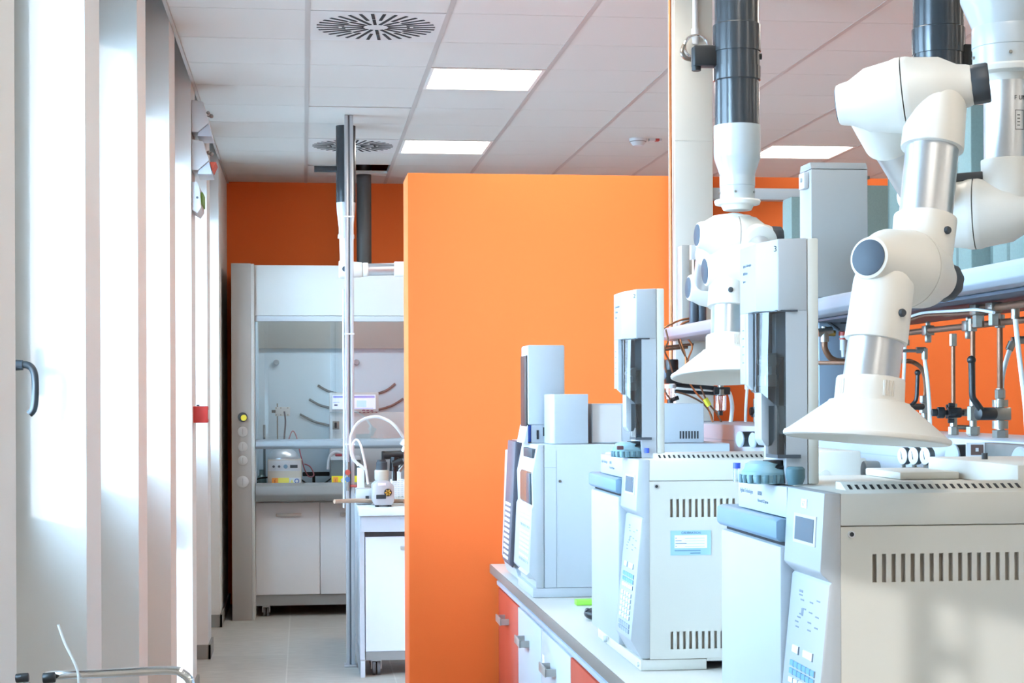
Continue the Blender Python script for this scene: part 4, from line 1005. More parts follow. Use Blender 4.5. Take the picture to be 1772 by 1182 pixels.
MB(pw).prism([(X(-.01), Z(.085)), (X(-.02), Z(.075)), (X(-.012), Z(.065)), (X(.01), Z(.06))], 'y', Y(.0), Y(.22), .001).build('front_lip', co)
# items on its roof
zt_ = ZB + H + .001
a = MB(pw)
x_a, x_b = .7517, .8776
t = thing('autosampler', 'plain white autosampler tower with black front strip on the far white analyser', 'autosampler', ((x_a + x_b) / 2, 5.83, zt_), 'autosampler towers')
ztop = Wy(945, 597, 5.76).z
MB(pw).box(x_a, x_b, 5.76, 5.93, zt_ + .06, ztop, .006).build('tower_body', t)
MB(pw).box(x_a + .012, x_b, 5.765, 5.93, zt_, zt_ + .06).build('tower_foot', t)
MB(black_pl).box(x_a - .004, x_a + .004, 5.768, 5.922, zt_ + .055, ztop - .035, .001).build('front_strip', t, 'black front strip')
v_ = MB(dark_slot)
for k, zz in enumerate((.02, .03, .038)): v_.box(x_a + .03 + .022 * k, x_a + .038 + .022 * k, 5.7635, 5.766, zt_ + zz - .008, zt_ + zz + .022)
v_.build('vent_slots', t, 'three dark slots')
MB(mat('clip_blue', '#2f55b8', .4)).box(x_a - .002, x_a + .012, 5.77, 5.9, zt_ + .002, zt_ + .06, .003).build('latch', t, 'blue latch')
x_a, x_b = Wy(953, 700, 5.585).x, Wy(1018, 700, 5.585).x
MB(pw).prism([(x_a, 5.66), (x_a, 5.6), (x_a + .012, 5.585), (x_b, 5.585), (x_b, 5.74), (x_a, 5.74)], 'z', zt_, Wy(985, 682, 5.585).z, .003).solo('autosampler_module', 'small white box module in front of the plain white tower', 'module')
x_a, x_b = .945, 1.325
t = thing('detector_box', 'wide white detector box with short dark slots on far white analyser', 'detector', ((x_a + x_b) / 2, 5.8, zt_))
zz = Wy(1180, 698, 5.62).z
MB(pw).box(x_a, x_b, 5.62, 5.94, zt_, zz, .004).build('housing', t)
MB(mat('panel_pinkish', '#d3cbc6', .45)).box(x_a + .004, x_a + .1, 5.618, 5.6205, zt_ + .004, zz - .005).build('end_panel', t, 'pinkish grey end panel')
s_ = MB(dark_slot)
for k in range(7): s_.box(Wy(1176 + 5 * k, 700, 5.62).x, Wy(1178.4 + 5 * k, 700, 5.62).x, 5.6185, 5.621, Wy(1190, 759, 5.62).z, Wy(1190, 746, 5.62).z)
s_.build('vent_slots', t, 'seven short dark slots')
# ------------------------------------------------------------------ last device with dark keypad
x0, y0 = .742, 6.0
t = thing('gas_chromatograph', 'farthest analyser showing only its dark keypad panel beside the partition', 'gas chromatograph', (1.0, 6.2, ZB))
MB(pw).box(X(.03), X(.6), Y(0), Y(.39), Z(.002), Z(.46), .004).build('housing', t)
MB(pw).prism([(X(.03), Z(.46)), (X(.006), Z(.46)), (X(-.008), Z(.07)), (X(.01), Z(.01)), (X(.03), Z(.01))], 'y', Y(.02), Y(.39), .003).build('front_panel', t)
dk = mat('keypad_dark', '#52505a', .45)
kp = MB(dk).prism([(X(.02), Z(.5)), (X(-.004), Z(.5)), (X(-.026), Z(.07)), (X(-.014), Z(.055)), (X(.0), Z(.1))], 'y', Y(.0), Y(.22), .003).build('keypad_panel', t, 'dark slanted keypad panel')
MB(mat('strip_orange', '#d9763a', .4)).prism([(X(-.006), Z(.44)), (X(-.010), Z(.375)), (X(-.006), Z(.375)), (X(-.002), Z(.44))], 'y', Y(.06), Y(.2)).build('window_strip', kp, 'orange window strip')
kk = MB(key_m)
for r_i in range(11):
    zz = .28 - .019 * r_i; xk = -.004 - (.5 - zz) / .43 * .022
    for c_ in range(3): kk.box(X(xk - .0025), X(xk + .003), Y(.05 + .05 * c_), Y(.085 + .05 * c_), Z(zz - .01), Z(zz))
kk.build('keys', kp, 'white keys')
MB(pw).box(X(.02), X(.2), Y(.02), Y(.3), Z(.462), Z(.5), .003).build('top_box', t)
# ------------------------------------------------------------------ small things on the worktop
p = Wz(1012, 1047, ZB)
MB(mat('strip_green', '#8fd84a', .5)).box(p.x - .03, p.x + .13, p.y - .02, p.y + .02, ZB + .001, ZB + .018, .002).solo('green_strip', 'bright green strip lying on the bench beside the mouse', 'strip')
p = Wz(1030, 1073, ZB)
t = thing('computer_mouse', 'black computer mouse on bench beside middle analyser door', 'mouse', (p.x, p.y, ZB))
MB(black_pl).sphere((p.x, p.y, ZB + .0185), .03, 20, (1.1, 1.5, .6)).build('shell', t)
MB(dark_pl).cyl((p.x - .022, p.y - .01, ZB + .026), (p.x - .022, p.y + .006, ZB + .028), .008, n=12).build('wheel', t)
q = Wz(1024, 1035, ZB)
MB(rubber).tube([(q.x - .0, q.y + .08, ZB + .006), (q.x + .05, q.y + .0, ZB + .02), (q.x + .12, q.y - .03, ZB + .006), (q.x + .2, q.y - .03, ZB + .006)], .005, 8).solo('mouse_cable', 'black cable under the edge of far white analyser', 'cable')
# ================================================================== jointed extraction arms
def unit(v): return V(v).normalized()
class Arm: pass
def cam_axis(phi, tilt, right_near=True):
    """axis towards the right of the picture, turned out of the picture plane by phi, tilted in it"""
    a = RGT * (math.cos(phi) * math.cos(tilt)) + UP * (math.cos(phi) * math.sin(tilt)) - FWD * (math.sin(phi) if right_near else -math.sin(phi))
    return a.normalized()
def joint(t, C, ax, L=.116, RB=.064, RS=.034, cap=None, knob=None, nm='joint'):
    """two tapered shells meeting at a flange; cap/knob: which end ('a' = -axis, 'b' = +axis)"""
    ro = None
    for s in (-1, 1):
        d = ax * s
        pr = [(.0008, RB * .93), (.001, RB), (.008, RB * 1.0), (.012, RB * .985), (.018, RB * .955), (L * .55, RB * .72 + RS * .28 * .9), (L * .8, RS * 1.12), (L * .93, RS * 1.04), (L * .985, RS * .97), (L, RS * .86)]
        o = MB(arm_white).lathe(C, d, pr, 48).build('joint_shell', t)
    for e, kind in ((-1, cap if cap else None), (1, None)): pass
    def end(s, kind):
        d = ax * s; E = C + d * L
        if kind == 'cap':
            MB(mat('cap_slate', '#394350', .5)).lathe(E - d * .002, d, [(0, RS * .84), (.003, RS * .84), (.0035, RS * .8)], 36).build('end_cap', t, 'slate grey end cap')
        elif kind == 'knob':
            m = MB(dark_pl); n = 40; vs = []
            a = d.orthogonal().normalized(); b = d.cross(a)
            prof = []
            for (tt, rr) in ((-.004, .92), (.0, 1.0), (.024, 1.0), (.027, .94)):
                for k in range(n):
                    w = 2 * PI * k / n; r = RS * .98 * rr * (1 - .035 * (1 if k % 4 < 2 else 0))
                    vs.append(E + d * tt + (a * math.cos(w) + b * math.sin(w)) * r)
            fs = []
            for i in range(3):
                for k in range(n): fs.append((i * n + k, i * n + (k + 1) % n, (i + 1) * n + (k + 1) % n, (i + 1) * n + k))
            fs.append(list(range(n - 1, -1, -1))); fs.append(list(range(3 * n, 4 * n)))
            m.add(vs, fs).build('tension_knob', t, 'dark ribbed tension knob')
    end(-1, cap); end(1, knob)
def sleeve(t, P, d, L, R, screw=None):
    """elbow sleeve growing out of a joint shell along d"""
    d = unit(d)
    MB(arm_white).lathe(P, d, [(-.012, R * .5), (-.008, R * .8), (0.0, R * .95), (.012, R), (L - .004, R * 1.04), (L - .001, R * 1.03), (L, R * .97)], 40).build('elbow_sleeve', t)
    if screw is not None:
        s = unit(screw - d * screw.dot(d)); Q = P + d * (L * .6) + s * (R * 1.0)
        MB(dark_pl).lathe(Q - s * .004, s, [(0, .0065), (.008, .0065), (.0105, .005)], 16).build('locking_screw', t, 'small dark locking screw')
def pipe(t, A, B, R, nm='tube', lab='bare aluminium tube'):
    MB(alu).cyl(A, B, R, n=40).build(nm, t, lab)
def hood(t, P, d, Rt, Rc, H, tilt=None):
    d = unit(d)
    th = .0035
    pr = [(-.002, Rt + .002), (0, Rt + .009), (.004, Rt + .011), (.034, Rt + .012), (.036, Rt + .0125), (.038, Rt + .02), (.041, Rt + .022),
          (H - .006, Rc - .006), (H - .003, Rc), (H, Rc + .0015), (H + .004, Rc + .001), (H + .006, Rc - .003), (H + .003, Rc - .007), (.045, Rt + .018), (.02, Rt - .004), (.0, Rt - .004)]
    m = MB(arm_white).lathe(P, d, pr, 64, caps=False)
    a = d.orthogonal().normalized(); b = d.cross(a)
    m.build('suction_hood', t, 'wide white conical suction hood')
    for w0 in (0.0, PI / 2, PI, 1.5 * PI):
        g = MB(arm_white)
        for k in range(4):
            w = w0 + .1 * k + .4; r_ = a * math.cos(w) + b * math.sin(w)
            g.cyl(P + r_ * (Rt + .0115) + d * .006, P + r_ * (Rt + .0115) + d * .030, .0022, n=6)
        g.build('grip_rib', t, 'small moulded grip ribs')
def drop(t, px, d, py_taper0, py_taper1, py_collar, Rbig, Rsm, black_from, Rneck):
    """black ceiling duct, grey reducer and collar; returns the neck point"""
    P = lambda py: Wd(px, py, d)
    b = Wd(px, py_collar, d); x, y = b.x, b.y
    Zp = lambda py: CAM.z + (CY - py) * d / F
    zc = Zp(py_collar); z0 = Zp(py_taper1); z1 = Zp(py_taper0); zb = Zp(black_from)
    m = MB(black_pipe).lathe((x, y, zb), (0, 0, 1), [(0, Rbig * .97), (ZC + .1 - zb, Rbig * .97)], 40)
    m.build('ceiling_duct', t, 'glossy black ceiling duct')
    MB(grey_pipe).lathe((x, y, zc), (0, 0, 1), [(0, Rsm), (.035, Rsm), (.036, Rsm * 1.02), (z0 - zc - .004, Rsm * 1.02), (z0 - zc, Rsm), (z1 - zc, Rbig * 1.01), (z1 - zc + .004, Rbig * 1.02), (zb - zc + .002, Rbig * 1.02)], 40).build('reducer', t, 'pale grey reducer')
    MB(arm_white).lathe((x, y, zc - .026), (0, 0, 1), [(0, Rneck), (.012, Rneck + .006), (.014, Rsm + .012), (.022, Rsm + .015), (.026, Rsm + .013)], 40).build('collar', t)
    for k in range(5):
        w = 2 * PI * k / 5 + .6; q = V((x + Rsm * 1.0 * math.cos(w), y + Rsm * math.sin(w), zc + .018)); n_ = V((math.cos(w), math.sin(w), 0))
        MB(steel).cyl(q, q + n_ * .004, .003, n=10).build('collar_screw', t)
    return V((x, y, zc - .02))
# ---------------------------------------------------------------- arm over the nearest analyser
D3, D2, D1 = 2.78, 2.90, 3.10
P3, P2, P1 = Wd(1566, 466, D3), Wd(1565, 165, D2), Wd(1687, 370, D1)
a3 = cam_axis(math.radians(48), math.radians(-9), False)
a2 = cam_axis(math.radians(17), math.radians(6), True)
a1 = cam_axis(math.radians(20), math.radians(2), True)
t = thing('extraction_arm', 'nearest white jointed extraction arm at right with cone hood over nearest analyser', 'extraction arm', Wd(1498, 760, 2.9), 'jointed extraction arms')
neck = drop(t, 1745, D1 - .02, 6, 52, 122, .082, .0625, -60, .044)
joint(t, P1, a1, cap='cap', knob='knob'); joint(t, P2, a2, cap='cap', knob='knob', L=.112); joint(t, P3, a3, cap='cap', knob='knob')
LH, RH = -.055, .055
Q = P1 - a1 * .02 + UP * .066 - FWD * .01
MB(dark_pl).box(-.03, .03, -.012, .012, -.008, .008, .003, M=frame(Q, a1, -FWD)).build('clamp_tab', t, 'dark grey clamp tab')
# neck tube -> right half of the lower rear joint
R1 = P1 + a1 * RH
MB(alu).cyl(neck, V((neck.x, neck.y, R1.z + .07)), .0435, n=40).build('tube', t, 'bare aluminium tube with printed letters')
pt = V((neck.x, neck.y, 0)); 
sleeve(t, V((neck.x, neck.y, R1.z + .018)), (0, 0, 1), .075, .047)
lt = MB(mat('letter_black', '#25272b', .5))
cdir = (CAM - pt); cdir.z = 0; cdir.normalize()
def wrap(txt, size, ang0, z, rad=.0438):
    w = ang0
    for ch in txt:
        n_ = V((math.cos(w), math.sin(w), 0)); tx = V((-math.sin(w), math.cos(w), 0))
        lt.text(ch, size, frame((neck.x + n_.x * rad, neck.y + n_.y * rad, z), tx, (0, 0, 1)), .0004)
        w += size * .72 / rad
wa = math.atan2(cdir.y, cdir.x)
zf = CAM.z + (CY - 186) * D1 / F
wrap('FUMEX', .011, wa + .22, zf)
def wl_(a0, a1_, z0_, z1_):
    n = 6
    for i in range(n):
        wa0 = a0 + (a1_ - a0) * i / n; wa1 = a0 + (a1_ - a0) * (i + 1) / n
        q0 = V((neck.x + math.cos(wa0) * .0439, neck.y + math.sin(wa0) * .0439, z0_)); q1 = V((neck.x + math.cos(wa1) * .0439, neck.y + math.sin(wa1) * .0439, z0_))
        lt.add([q0, q1, q1 + V((0, 0, z1_ - z0_)), q0 + V((0, 0, z1_ - z0_))], [(0, 1, 2, 3)])
for zz in (.018, .052): wl_(wa + .26, wa + .62, zf - zz - .0012, zf - zz)
wl_(wa + .26, wa + .28, zf - .053, zf - .018); wl_(wa + .6, wa + .62, zf - .053, zf - .018)
for k in range(4): wl_(wa + .34, wa + .46, zf - .028 - k * .006, zf - .0265 - k * .006)
lt.build('lettering', t, 'black printed lettering on the tube')
# tube 2: left half of the rear joint up to left half of the upper joint
A, B = P2 - a2 * .055, P1 - a1 * .055
B = B + FWD * .02
d = unit(B - A)
sleeve(t, A + d * .015, d, .085, .050); sleeve(t, B - d * .01, -d, .075, .050, -RGT)
pipe(t, A + d * .095, B - d * .08, .0435)
# tube 3: right half of upper joint down to right half of the lower joint
A, B = P2 + a2 * .055, P3 + a3 * .05
d = unit(B - A)
sleeve(t, A + d * .012, d, .094, .0495)
pipe(t, A + d * .098, B - d * .09, .0435)
sleeve(t, B - d * .018, -d, .080, .0495, RGT * .62 - FWD)
# tube 4: left half of lower joint to the hood
A = P3 - a3 * .060
Hc = Wd(1507, 654, 2.71)
d = unit(Hc - A)
sleeve(t, A + d * .02, d, .108, .0475, RGT * .62 - FWD)
pipe(t, A + d * .12, Hc + d * .01, .0435)
hood(t, Hc, unit(-UP - RGT * .085 - FWD * .06), .0425, .129, .093)
# ---------------------------------------------------------------- second black duct behind it
d_ = 3.75
b = Wd(1624, 120, d_)
t = thing('ceiling_duct', 'black ceiling duct partly behind the upper joint of nearest arm', 'duct', (b.x, b.y, CAM.z + (CY - 175) * d_ / F))
zb = CAM.z + (CY - 175) * d_ / F
Zq = lambda py: CAM.z + (CY - py) * d_ / F
R = .0545
MB(black_pipe).lathe((b.x, b.y, zb), (0, 0, 1), [(0, R * .9), (.004, R), (Zq(98) - zb, R), (Zq(98) - zb + .001, R * 1.03), (Zq(78) - zb, R * 1.05), (Zq(54) - zb, R * 1.05), (Zq(52) - zb, R), (ZC + .1 - zb, R)], 40).build('pipe', t)
MB(grey_pipe).lathe((b.x, b.y, zb - .03), (0, 0, 1), [(0, R * .7), (.028, R * .9), (.03, R * .9)], 32).build('end_reducer', t, 'pale grey end piece')
MB(black_pl).box(b.x + R * .8, b.x + R + .02, b.y - .03, b.y + .02, Zq(122), Zq(82), .006).build('damper_block', t)
MB(steel).cyl((b.x + R + .018, b.y - .01, Zq(90)), (b.x + R + .03, b.y - .01, Zq(90)), .012, n=16).build('damper_screw', t)
# ---------------------------------------------------------------- arm over the middle analyser
DA = 4.42
t = thing('extraction_arm', 'white jointed extraction arm over the middle analyser, below glossy black duct', 'extraction arm', Wd(1262, 640, DA), 'jointed extraction arms')
neck = drop(t, 1276, DA, 276, 305, 348, .0585, .0445, 221, .036)
q = Wd(1213, 102, DA); qb = Wd(1272, 100, DA)
zz = [CAM.z + (CY - p_) * DA / F for p_ in (143, 118, 92, 72, 46)]
x, y = neck.x, neck.y
MB(black_pipe).lathe((x, y, zz[0]), (0, 0, 1), [(0, .0575), (.003, .0605), (zz[1] - zz[0], .0605), (zz[1] - zz[0] + .001, .0585), (zz[2] - zz[0] - .001, .0585), (zz[2] - zz[0], .061), (zz[4] - zz[0], .061), (zz[4] - zz[0] + .003, .057)], 40).build('damper_sleeve', t, 'black damper sleeve')
MB(black_pl).box(q.x - .022, q.x + .06, q.y - .025, q.y + .02, CAM.z + (CY - 117) * DA / F, CAM.z + (CY - 82) * DA / F, .004).cyl((q.x - .012, q.y, CAM.z + (CY - 124) * DA / F), (q.x - .012, q.y, CAM.z + (CY - 84) * DA / F), .012, n=14).build('damper_block', t, 'black square damper block')
MB(black_pl).cyl(Wd(1311, 98, DA), Wd(1318, 98, DA), .008, n=12).build('damper_pin', t)
aT = cam_axis(math.radians(-10), math.radians(-2), True)
T1 = Wd(1270, 410, DA)
joint(t, T1, aT, L=.098, RB=.062, RS=.033, cap='cap', knob='knob')
MB(arm_white).cyl(neck - V((0, 0, .02)), V((neck.x, neck.y, T1.z + .03)), .034, n=32).build('neck', t)
T3 = Wd(1296, 466, DA - .16)
a3 = cam_axis(math.radians(-8), math.radians(3), True)
joint(t, T3, a3, L=.112, RB=.066, RS=.037, cap='cap', knob='knob')
A = T1 + aT * .045; B = T3 + a3 * .055
d = unit(B - A)
sleeve(t, A, unit(d * .7 - FWD * .6 + RGT * .2), .075, .042)
pipe(t, A + d * .03, B - d * .03, .036)
# rear lower joint
T2 = Wd(1238, 500, DA + .16)
joint(t, T2, aT, L=.075, RB=.052, RS=.033, cap='cap', knob=None)
A = T1 - aT * .05; B = T2 - aT * .03
d = unit(B - A); sleeve(t, A, d, .08, .04); pipe(t, A + d * .05, B - d * .02, .036)
A = T3 - a3 * .052
Hc = Wd(1258, 580, DA - .2)
d = unit(Hc - A)
sleeve(t, A + d * .015, d, .080, .0475, RGT * .0 - FWD)
pipe(t, A + d * .09, Hc + d * .01, .0405)
hood(t, Hc, unit(-UP - FWD * .13 - RGT * .0), .0405, .138, .10)
# ================================================================== service spine, pillar and shelf behind the analysers
SX = 1.45; ZSP = 1.458
spine_m = mat('spine_blue_grey', '#a3abb4', .4)
t = thing('service_spine', 'low pale service spine running along the back of the bench', 'service spine', (1.6, 4.3, ZB))
MB(spine_m).box(SX, 1.72, BY0, BY1 - .01, ZB + .001, ZSP, .004).build('housing', t)
s_ = MB(mat('seam_grey', '#98a3ad', .5))
for yy in (3.0, 3.9, 4.75, 5.7): s_.box(SX - .0008, SX + .001, yy, yy + .003, ZB + .05, ZSP - .01)
s_.box(SX - .0008, SX + .001, BY0, BY1 - .02, ZSP - .055, ZSP - .052)
s_.build('panel_seam', t, 'thin panel seams')
# white pillar
yp = 6.6
xa, xb = Wy(1168.5, 500, yp).x, Wy(1234.5, 500, yp).x
MB(mat('pillar_cream', '#c9c5bb', .55, bump=.03, bscale=200)).box(xa, xb, yp, yp + .12, ZSP + .001, ZC + .02, .003).box(xa - .001, xb + .001, yp - .001, yp + .121, Wy(1200, 244, yp).z, Wy(1200, 243, yp).z).solo('service_pillar', 'tall cream pillar from the bench spine up to the ceiling', 'pillar')
MB(copper).tube([(xa - .012, yp + .02, 1.62), (xa - .012, yp + .02, 2.2), (xa - .013, yp + .02, ZC + .01)], .006, 10).solo('copper_pipe', 'thin copper pipe running up left edge of the cream pillar', 'pipe')
z1_ = Wy(1205, 60, yp).z
t = thing('conduit', 'white vertical conduit ending in a ring on the cream pillar', 'conduit', (Wy(1202, 60, yp).x, yp - .02, z1_))
xc = Wy(1202, 60, yp).x
MB(lab_white).cyl((xc, yp - .0105, z1_), (xc, yp - .0105, ZC + .01), .0105, n=18).lathe((xc, yp - .0105, z1_), (0, 0, 1), [(-.04, .012), (0, .015), (.02, .015), (.021, .011)], 18).build('tube', t)
rc = Wy(1205, 81, yp - .02); pts = [rc + V((math.cos(w) * .046, 0, math.sin(w) * .046)) for w in [2 * PI * k / 24 for k in range(25)]]
MB(chrome).tube(pts, .006, 10, 2).build('ring', t, 'metal ring')
MB(steel).tube([Wy(1184, 78, yp - .03), Wy(1180, 90, yp - .035), Wy(1186, 100, yp - .035), Wy(1197, 103, yp - .03)], .009, 10).build('hook', t, 'steel hook')
# beam from pillar
bz0, bz1 = Wy(1360, 345, yp).z, Wy(1360, 325, yp).z
MB(rack_grey).box(xb + .001, Wy(1512, 330, yp).x, yp + .02, yp + .08, bz0, bz1, .003).solo('rack_beam', 'grey horizontal beam joined to the cream pillar', 'beam')
# shelf
SHX0, SHX1, SHZ0, SHZ1 = 1.376, 1.80, 1.772, 1.82
SY0, SY1 = 1.95, 6.585
t = thing('bench_shelf', 'long pale grey shelf over the bench spine', 'shelf', (1.6, 4.3, SHZ0))
MB(shelf_grey).prism([(SHX0 + .003, SHZ1 - .002), (SHX0, SHZ1 - .012), (SHX0 + .004, SHZ0 + .012), (SHX0 + .02, SHZ0 + .002), (SHX0 + .05, SHZ0), (SHX1, SHZ0), (SHX1, SHZ1), (SHX0 + .012, SHZ1)], 'y', SY0, SY1, .003).build('board', t)
MB(mat('underside_slate', '#4a5361', .5)).box(SHX0 + .06, SHX1 - .02, SY0 + .02, SY1 - .9, SHZ0 - .009, SHZ0 - .001, .002).build('underside_sheet', t, 'slate grey sheet for the dark underside of the board')  # added dark sheet standing in for the board's dark underside, not a channel
for (px0, px1, yy) in ((1418, 1481, 4.75),):
    a, b_ = Wy(px0, 700, yy).x, Wy(px1, 700, yy).x
    MB(mat('spine_post', '#8696a6', .45)).box(a, b_, yy, yy + .1, ZSP + .001, SHZ0 - .001, .002).build('support_post', t, 'blue grey support post')
    MB(dark_pl).cyl(Wy(1421, 548, yy - .003), Wy(1452, 571, yy - .003), .004, n=8).build('brace', t, 'thin dark brace')
    MB(black_pl).box(Wy(1454, 552, yy).x, b_, yy - .006, yy - .001, Wy(1460, 560, yy).z, Wy(1460, 553, yy).z).build('socket', t)
MB(mat('spine_post', '#8696a6', .45)).box(SX + .02, SX + .13, 2.1, 2.2, ZSP + .001, SHZ0 - .001, .002).build('support_post', t, 'blue grey support post')
MB(lab_white).box(xb - .12, xb - .01, 6.62, 6.66, SHZ0 - .03, SHZ0 - .001).build('bracket', t)
# grey rack upright and binders on the shelf
yu = 4.52
a, b_ = Wy(1404, 400, yu).x, Wy(1502, 400, yu).x
zt2 = Wy(1450, 293, yu).z
t = thing('rack_upright', 'broad pale grey upright panel standing on the shelf', 'upright panel', ((a + b_) / 2, yu, SHZ1))
MB(rack_grey).prism([(a, SHZ1 + .001), (b_, SHZ1 + .001), (b_, zt2), (a, zt2)], 'y', yu, yu + .11, .003).build('panel', t)
MB(mat('rack_cap', '#9fa3a6', .5)).prism([(yu, zt2 + .001), (yu + .11, zt2 + .001), (yu + .1, zt2 + .02), (yu + .012, zt2 + .02)], 'x', a, b_, .002).build('cap', t, 'darker bevelled cap')
MB(lab_white).box(a - .014, a - .0005, yu + .02, yu + .07, Wy(1400, 324, yu).z, Wy(1400, 296, yu).z, .002).cyl((a - .014, yu + .04, Wy(1400, 309, yu).z), (a - .02, yu + .04, Wy(1400, 309, yu).z), .006, n=12).build('bracket', t, 'small white bracket with screw')
MB(steel).cyl((b_, yu + .005, Wy(1503, 307, yu).z), (b_ + .006, yu + .005, Wy(1503, 307, yu).z), .005, n=10).build('bolt', t)
bx0 = 1.52
bind_l = mat('binder_pale', '#6f7b75', .85, noise=.12, nscale=180, bump=.3, bscale=600)
bind_d = mat('binder_gap_shade', '#55605a', .85, noise=.2, nscale=180)
nb = 0
def binder(yy, h, wid, lab):
    x_ = bx0 + .015 * ((nb * 7) % 3)
    t = thing('box_file', lab, 'box file', (x_ + .14, yy + wid / 2, SHZ1), 'box files on the shelf')
    MB(bind_l).box(x_, x_ + .27, yy, yy + wid, SHZ1 + .001, SHZ1 + h, .004).build('cover', t)
    MB(bind_d).box(x_ + .012, x_ + .268, yy + wid + .0005, yy + wid + .045, SHZ1 + .001, SHZ1 + h - .004, .003).build('gap_shade', t, 'dark green block painted as the shaded gap')  # dark block standing in for the shade in the gap between files
names = ['nearest', 'second nearest', 'third nearest', 'fourth nearest', 'fifth nearest', 'sixth nearest', 'seventh nearest', 'eighth nearest', 'ninth nearest', 'tenth nearest', 'eleventh nearest', 'twelfth nearest', 'thirteenth nearest', 'fourteenth nearest']
for k in range(14):
    nb = k; binder(2.62 + .13 * k, .40, .08, 'grey green box file on the shelf, %s of the row' % names[k])
for k, (yy, lab) in enumerate(((4.95, 'grey green box file between rack panel and pillar, the nearer one'), (5.25, 'grey green box file between rack panel and pillar, farther from us'))):
    nb = 0; binder(yy, .36, .1, lab)
# flow meters with dark feet on the shelf end
for px, nm in ((1201, 'left'), (1214, 'right')):
    q = Wy(px, 545, 6.35); 
    t = thing('flow_meter', 'slim chrome flow meter tube with dark foot, the %s one beside the pillar' % nm, 'flow meter', (q.x, q.y, SHZ1), 'flow meters on the shelf')
    z_ = Wy(px, 548, 6.35).z
    MB(mat('foot_slate', '#39424d', .4)).cyl((q.x, q.y, SHZ1 + .001), (q.x, q.y, Wy(px, 531, 6.35).z + .03), .018, n=20, rnd=.003).build('foot', t)
    MB(chrome).cyl((q.x, q.y, SHZ1 + .04), (q.x, q.y, Wy(px, 450, 6.35).z), .008, n=16).build('tube', t)
    MB(lab_white).box(q.x - .014, q.x + .014, q.y - .014, q.y + .014, Wy(px, 450, 6.35).z, Wy(px, 424, 6.35).z, .003).build('head', t)
q0, q1 = Wy(1180, 500, 6.5), Wy(1193, 500, 6.5)
MB(mat('panel_dim_grey', '#a5a49e', .6)).box(q0.x, q1.x, 6.5, 6.58, SHZ1 + .001, Wy(1185, 424, 6.5).z, .002).solo('wall_panel', 'narrow dim grey panel standing before the cream pillar', 'panel')
# ------------------------------------------------------------------ gas rails under the shelf
XRL = 1.55
def rp(px, py, x=XRL): return Wx(px, py, x)
def hexnut(mb, p, ax, r, L): mb.lathe(V(p), ax, [(0, r * .9), (.001, r), (L - .001, r), (L, r * .9)], 6)
t = thing('gas_rail', 'long dull copper gas rail under the shelf with clamps', 'gas pipe', rp(1660, 565))
zr = rp(1660, 566).z
MB(old_copper).cyl((XRL, 3.1, zr), (XRL, 4.45, zr), .0075, n=14).build('pipe', t)
for px in (1606, 1676):
    y_ = rp(px, 568).y
    m = MB(steel); m.box(XRL - .012, XRL + .012, y_ - .014, y_ + .014, zr - .012, zr + .012, .002); hexnut(m, (XRL, y_, zr - .03), (0, 0, 1), .008, .018); hexnut(m, (XRL, y_, zr + .012), (0, 0, 1), .006, .01)
    m.build('clamp', t, 'steel clamp')
t2_ = thing('gas_rail', 'upper brown gas rail close under the shelf at right', 'gas pipe', rp(1740, 532))
zr2 = rp(1740, 533).z
MB(old_copper).cyl((XRL - .03, 3.1, zr2), (XRL - .03, 3.95, zr2), .0085, n=14).build('pipe', t2_)
m = MB(steel)
for px in (1693, 1721):
    y_ = Wx(px, 536, XRL - .03).y; m = MB(steel)
    m.box(XRL - .045, XRL - .018, y_ - .018, y_ + .018, zr2 - .012, zr2 + .012, .003); hexnut(m, (XRL - .03, y_, zr2 - .04), (0, 0, 1), .013, .028)
    m.build('tee_fitting', t2_, 'steel tee fitting')
MB(clear_tube).tube([Wx(1575, 548, 1.5), Wx(1600, 541, 1.5), Wx(1650, 538, 1.5), Wx(1690, 536, 1.5), Wx(1720, 541, 1.5)], .0035, 8).solo('pale_hose', 'pale thin hose drooping along underside of the shelf', 'hose')
MB(old_copper).tube([Wx(1570, 556, 1.51), Wx(1600, 546, 1.51), Wx(1650, 543, 1.51), Wx(1690, 541, 1.51)], .004, 8).solo('brown_cable', 'brown cable clipped along underside of the shelf', 'cable')
class MBS(MB):
    """slimmer gas fittings: every round radius times .68"""
    K = .68
    def lathe(s, p0, axis, prof, n=32, caps=True): return MB.lathe(s, p0, axis, [(t, r * s.K) for t, r in prof], n, caps)
    def sphere(s, c, r, n=16, sc=(1, 1, 1)): return MB.sphere(s, c, r * s.K, n, sc)
    def tube(s, pts, r, n=10, smooth=6, closed=False): return MB.tube(s, pts, r * s.K, n, smooth, closed)
# vertical copper drops
def vdrop(name, lab, top, bot, r=.008, m=old_copper, cat='pipe'):
    t = thing(name, lab, cat, bot)
    MBS(m).cyl(bot, top, r, n=14).build('pipe', t)
    f = MBS(steel); hexnut(f, top - V((0, 0, .03)), (0, 0, 1), r * 1.7, .03); f.build('compression_fitting', t, 'steel compression fitting')
    return t
def zs(p): return V((p.x, p.y, ZSP + .001))
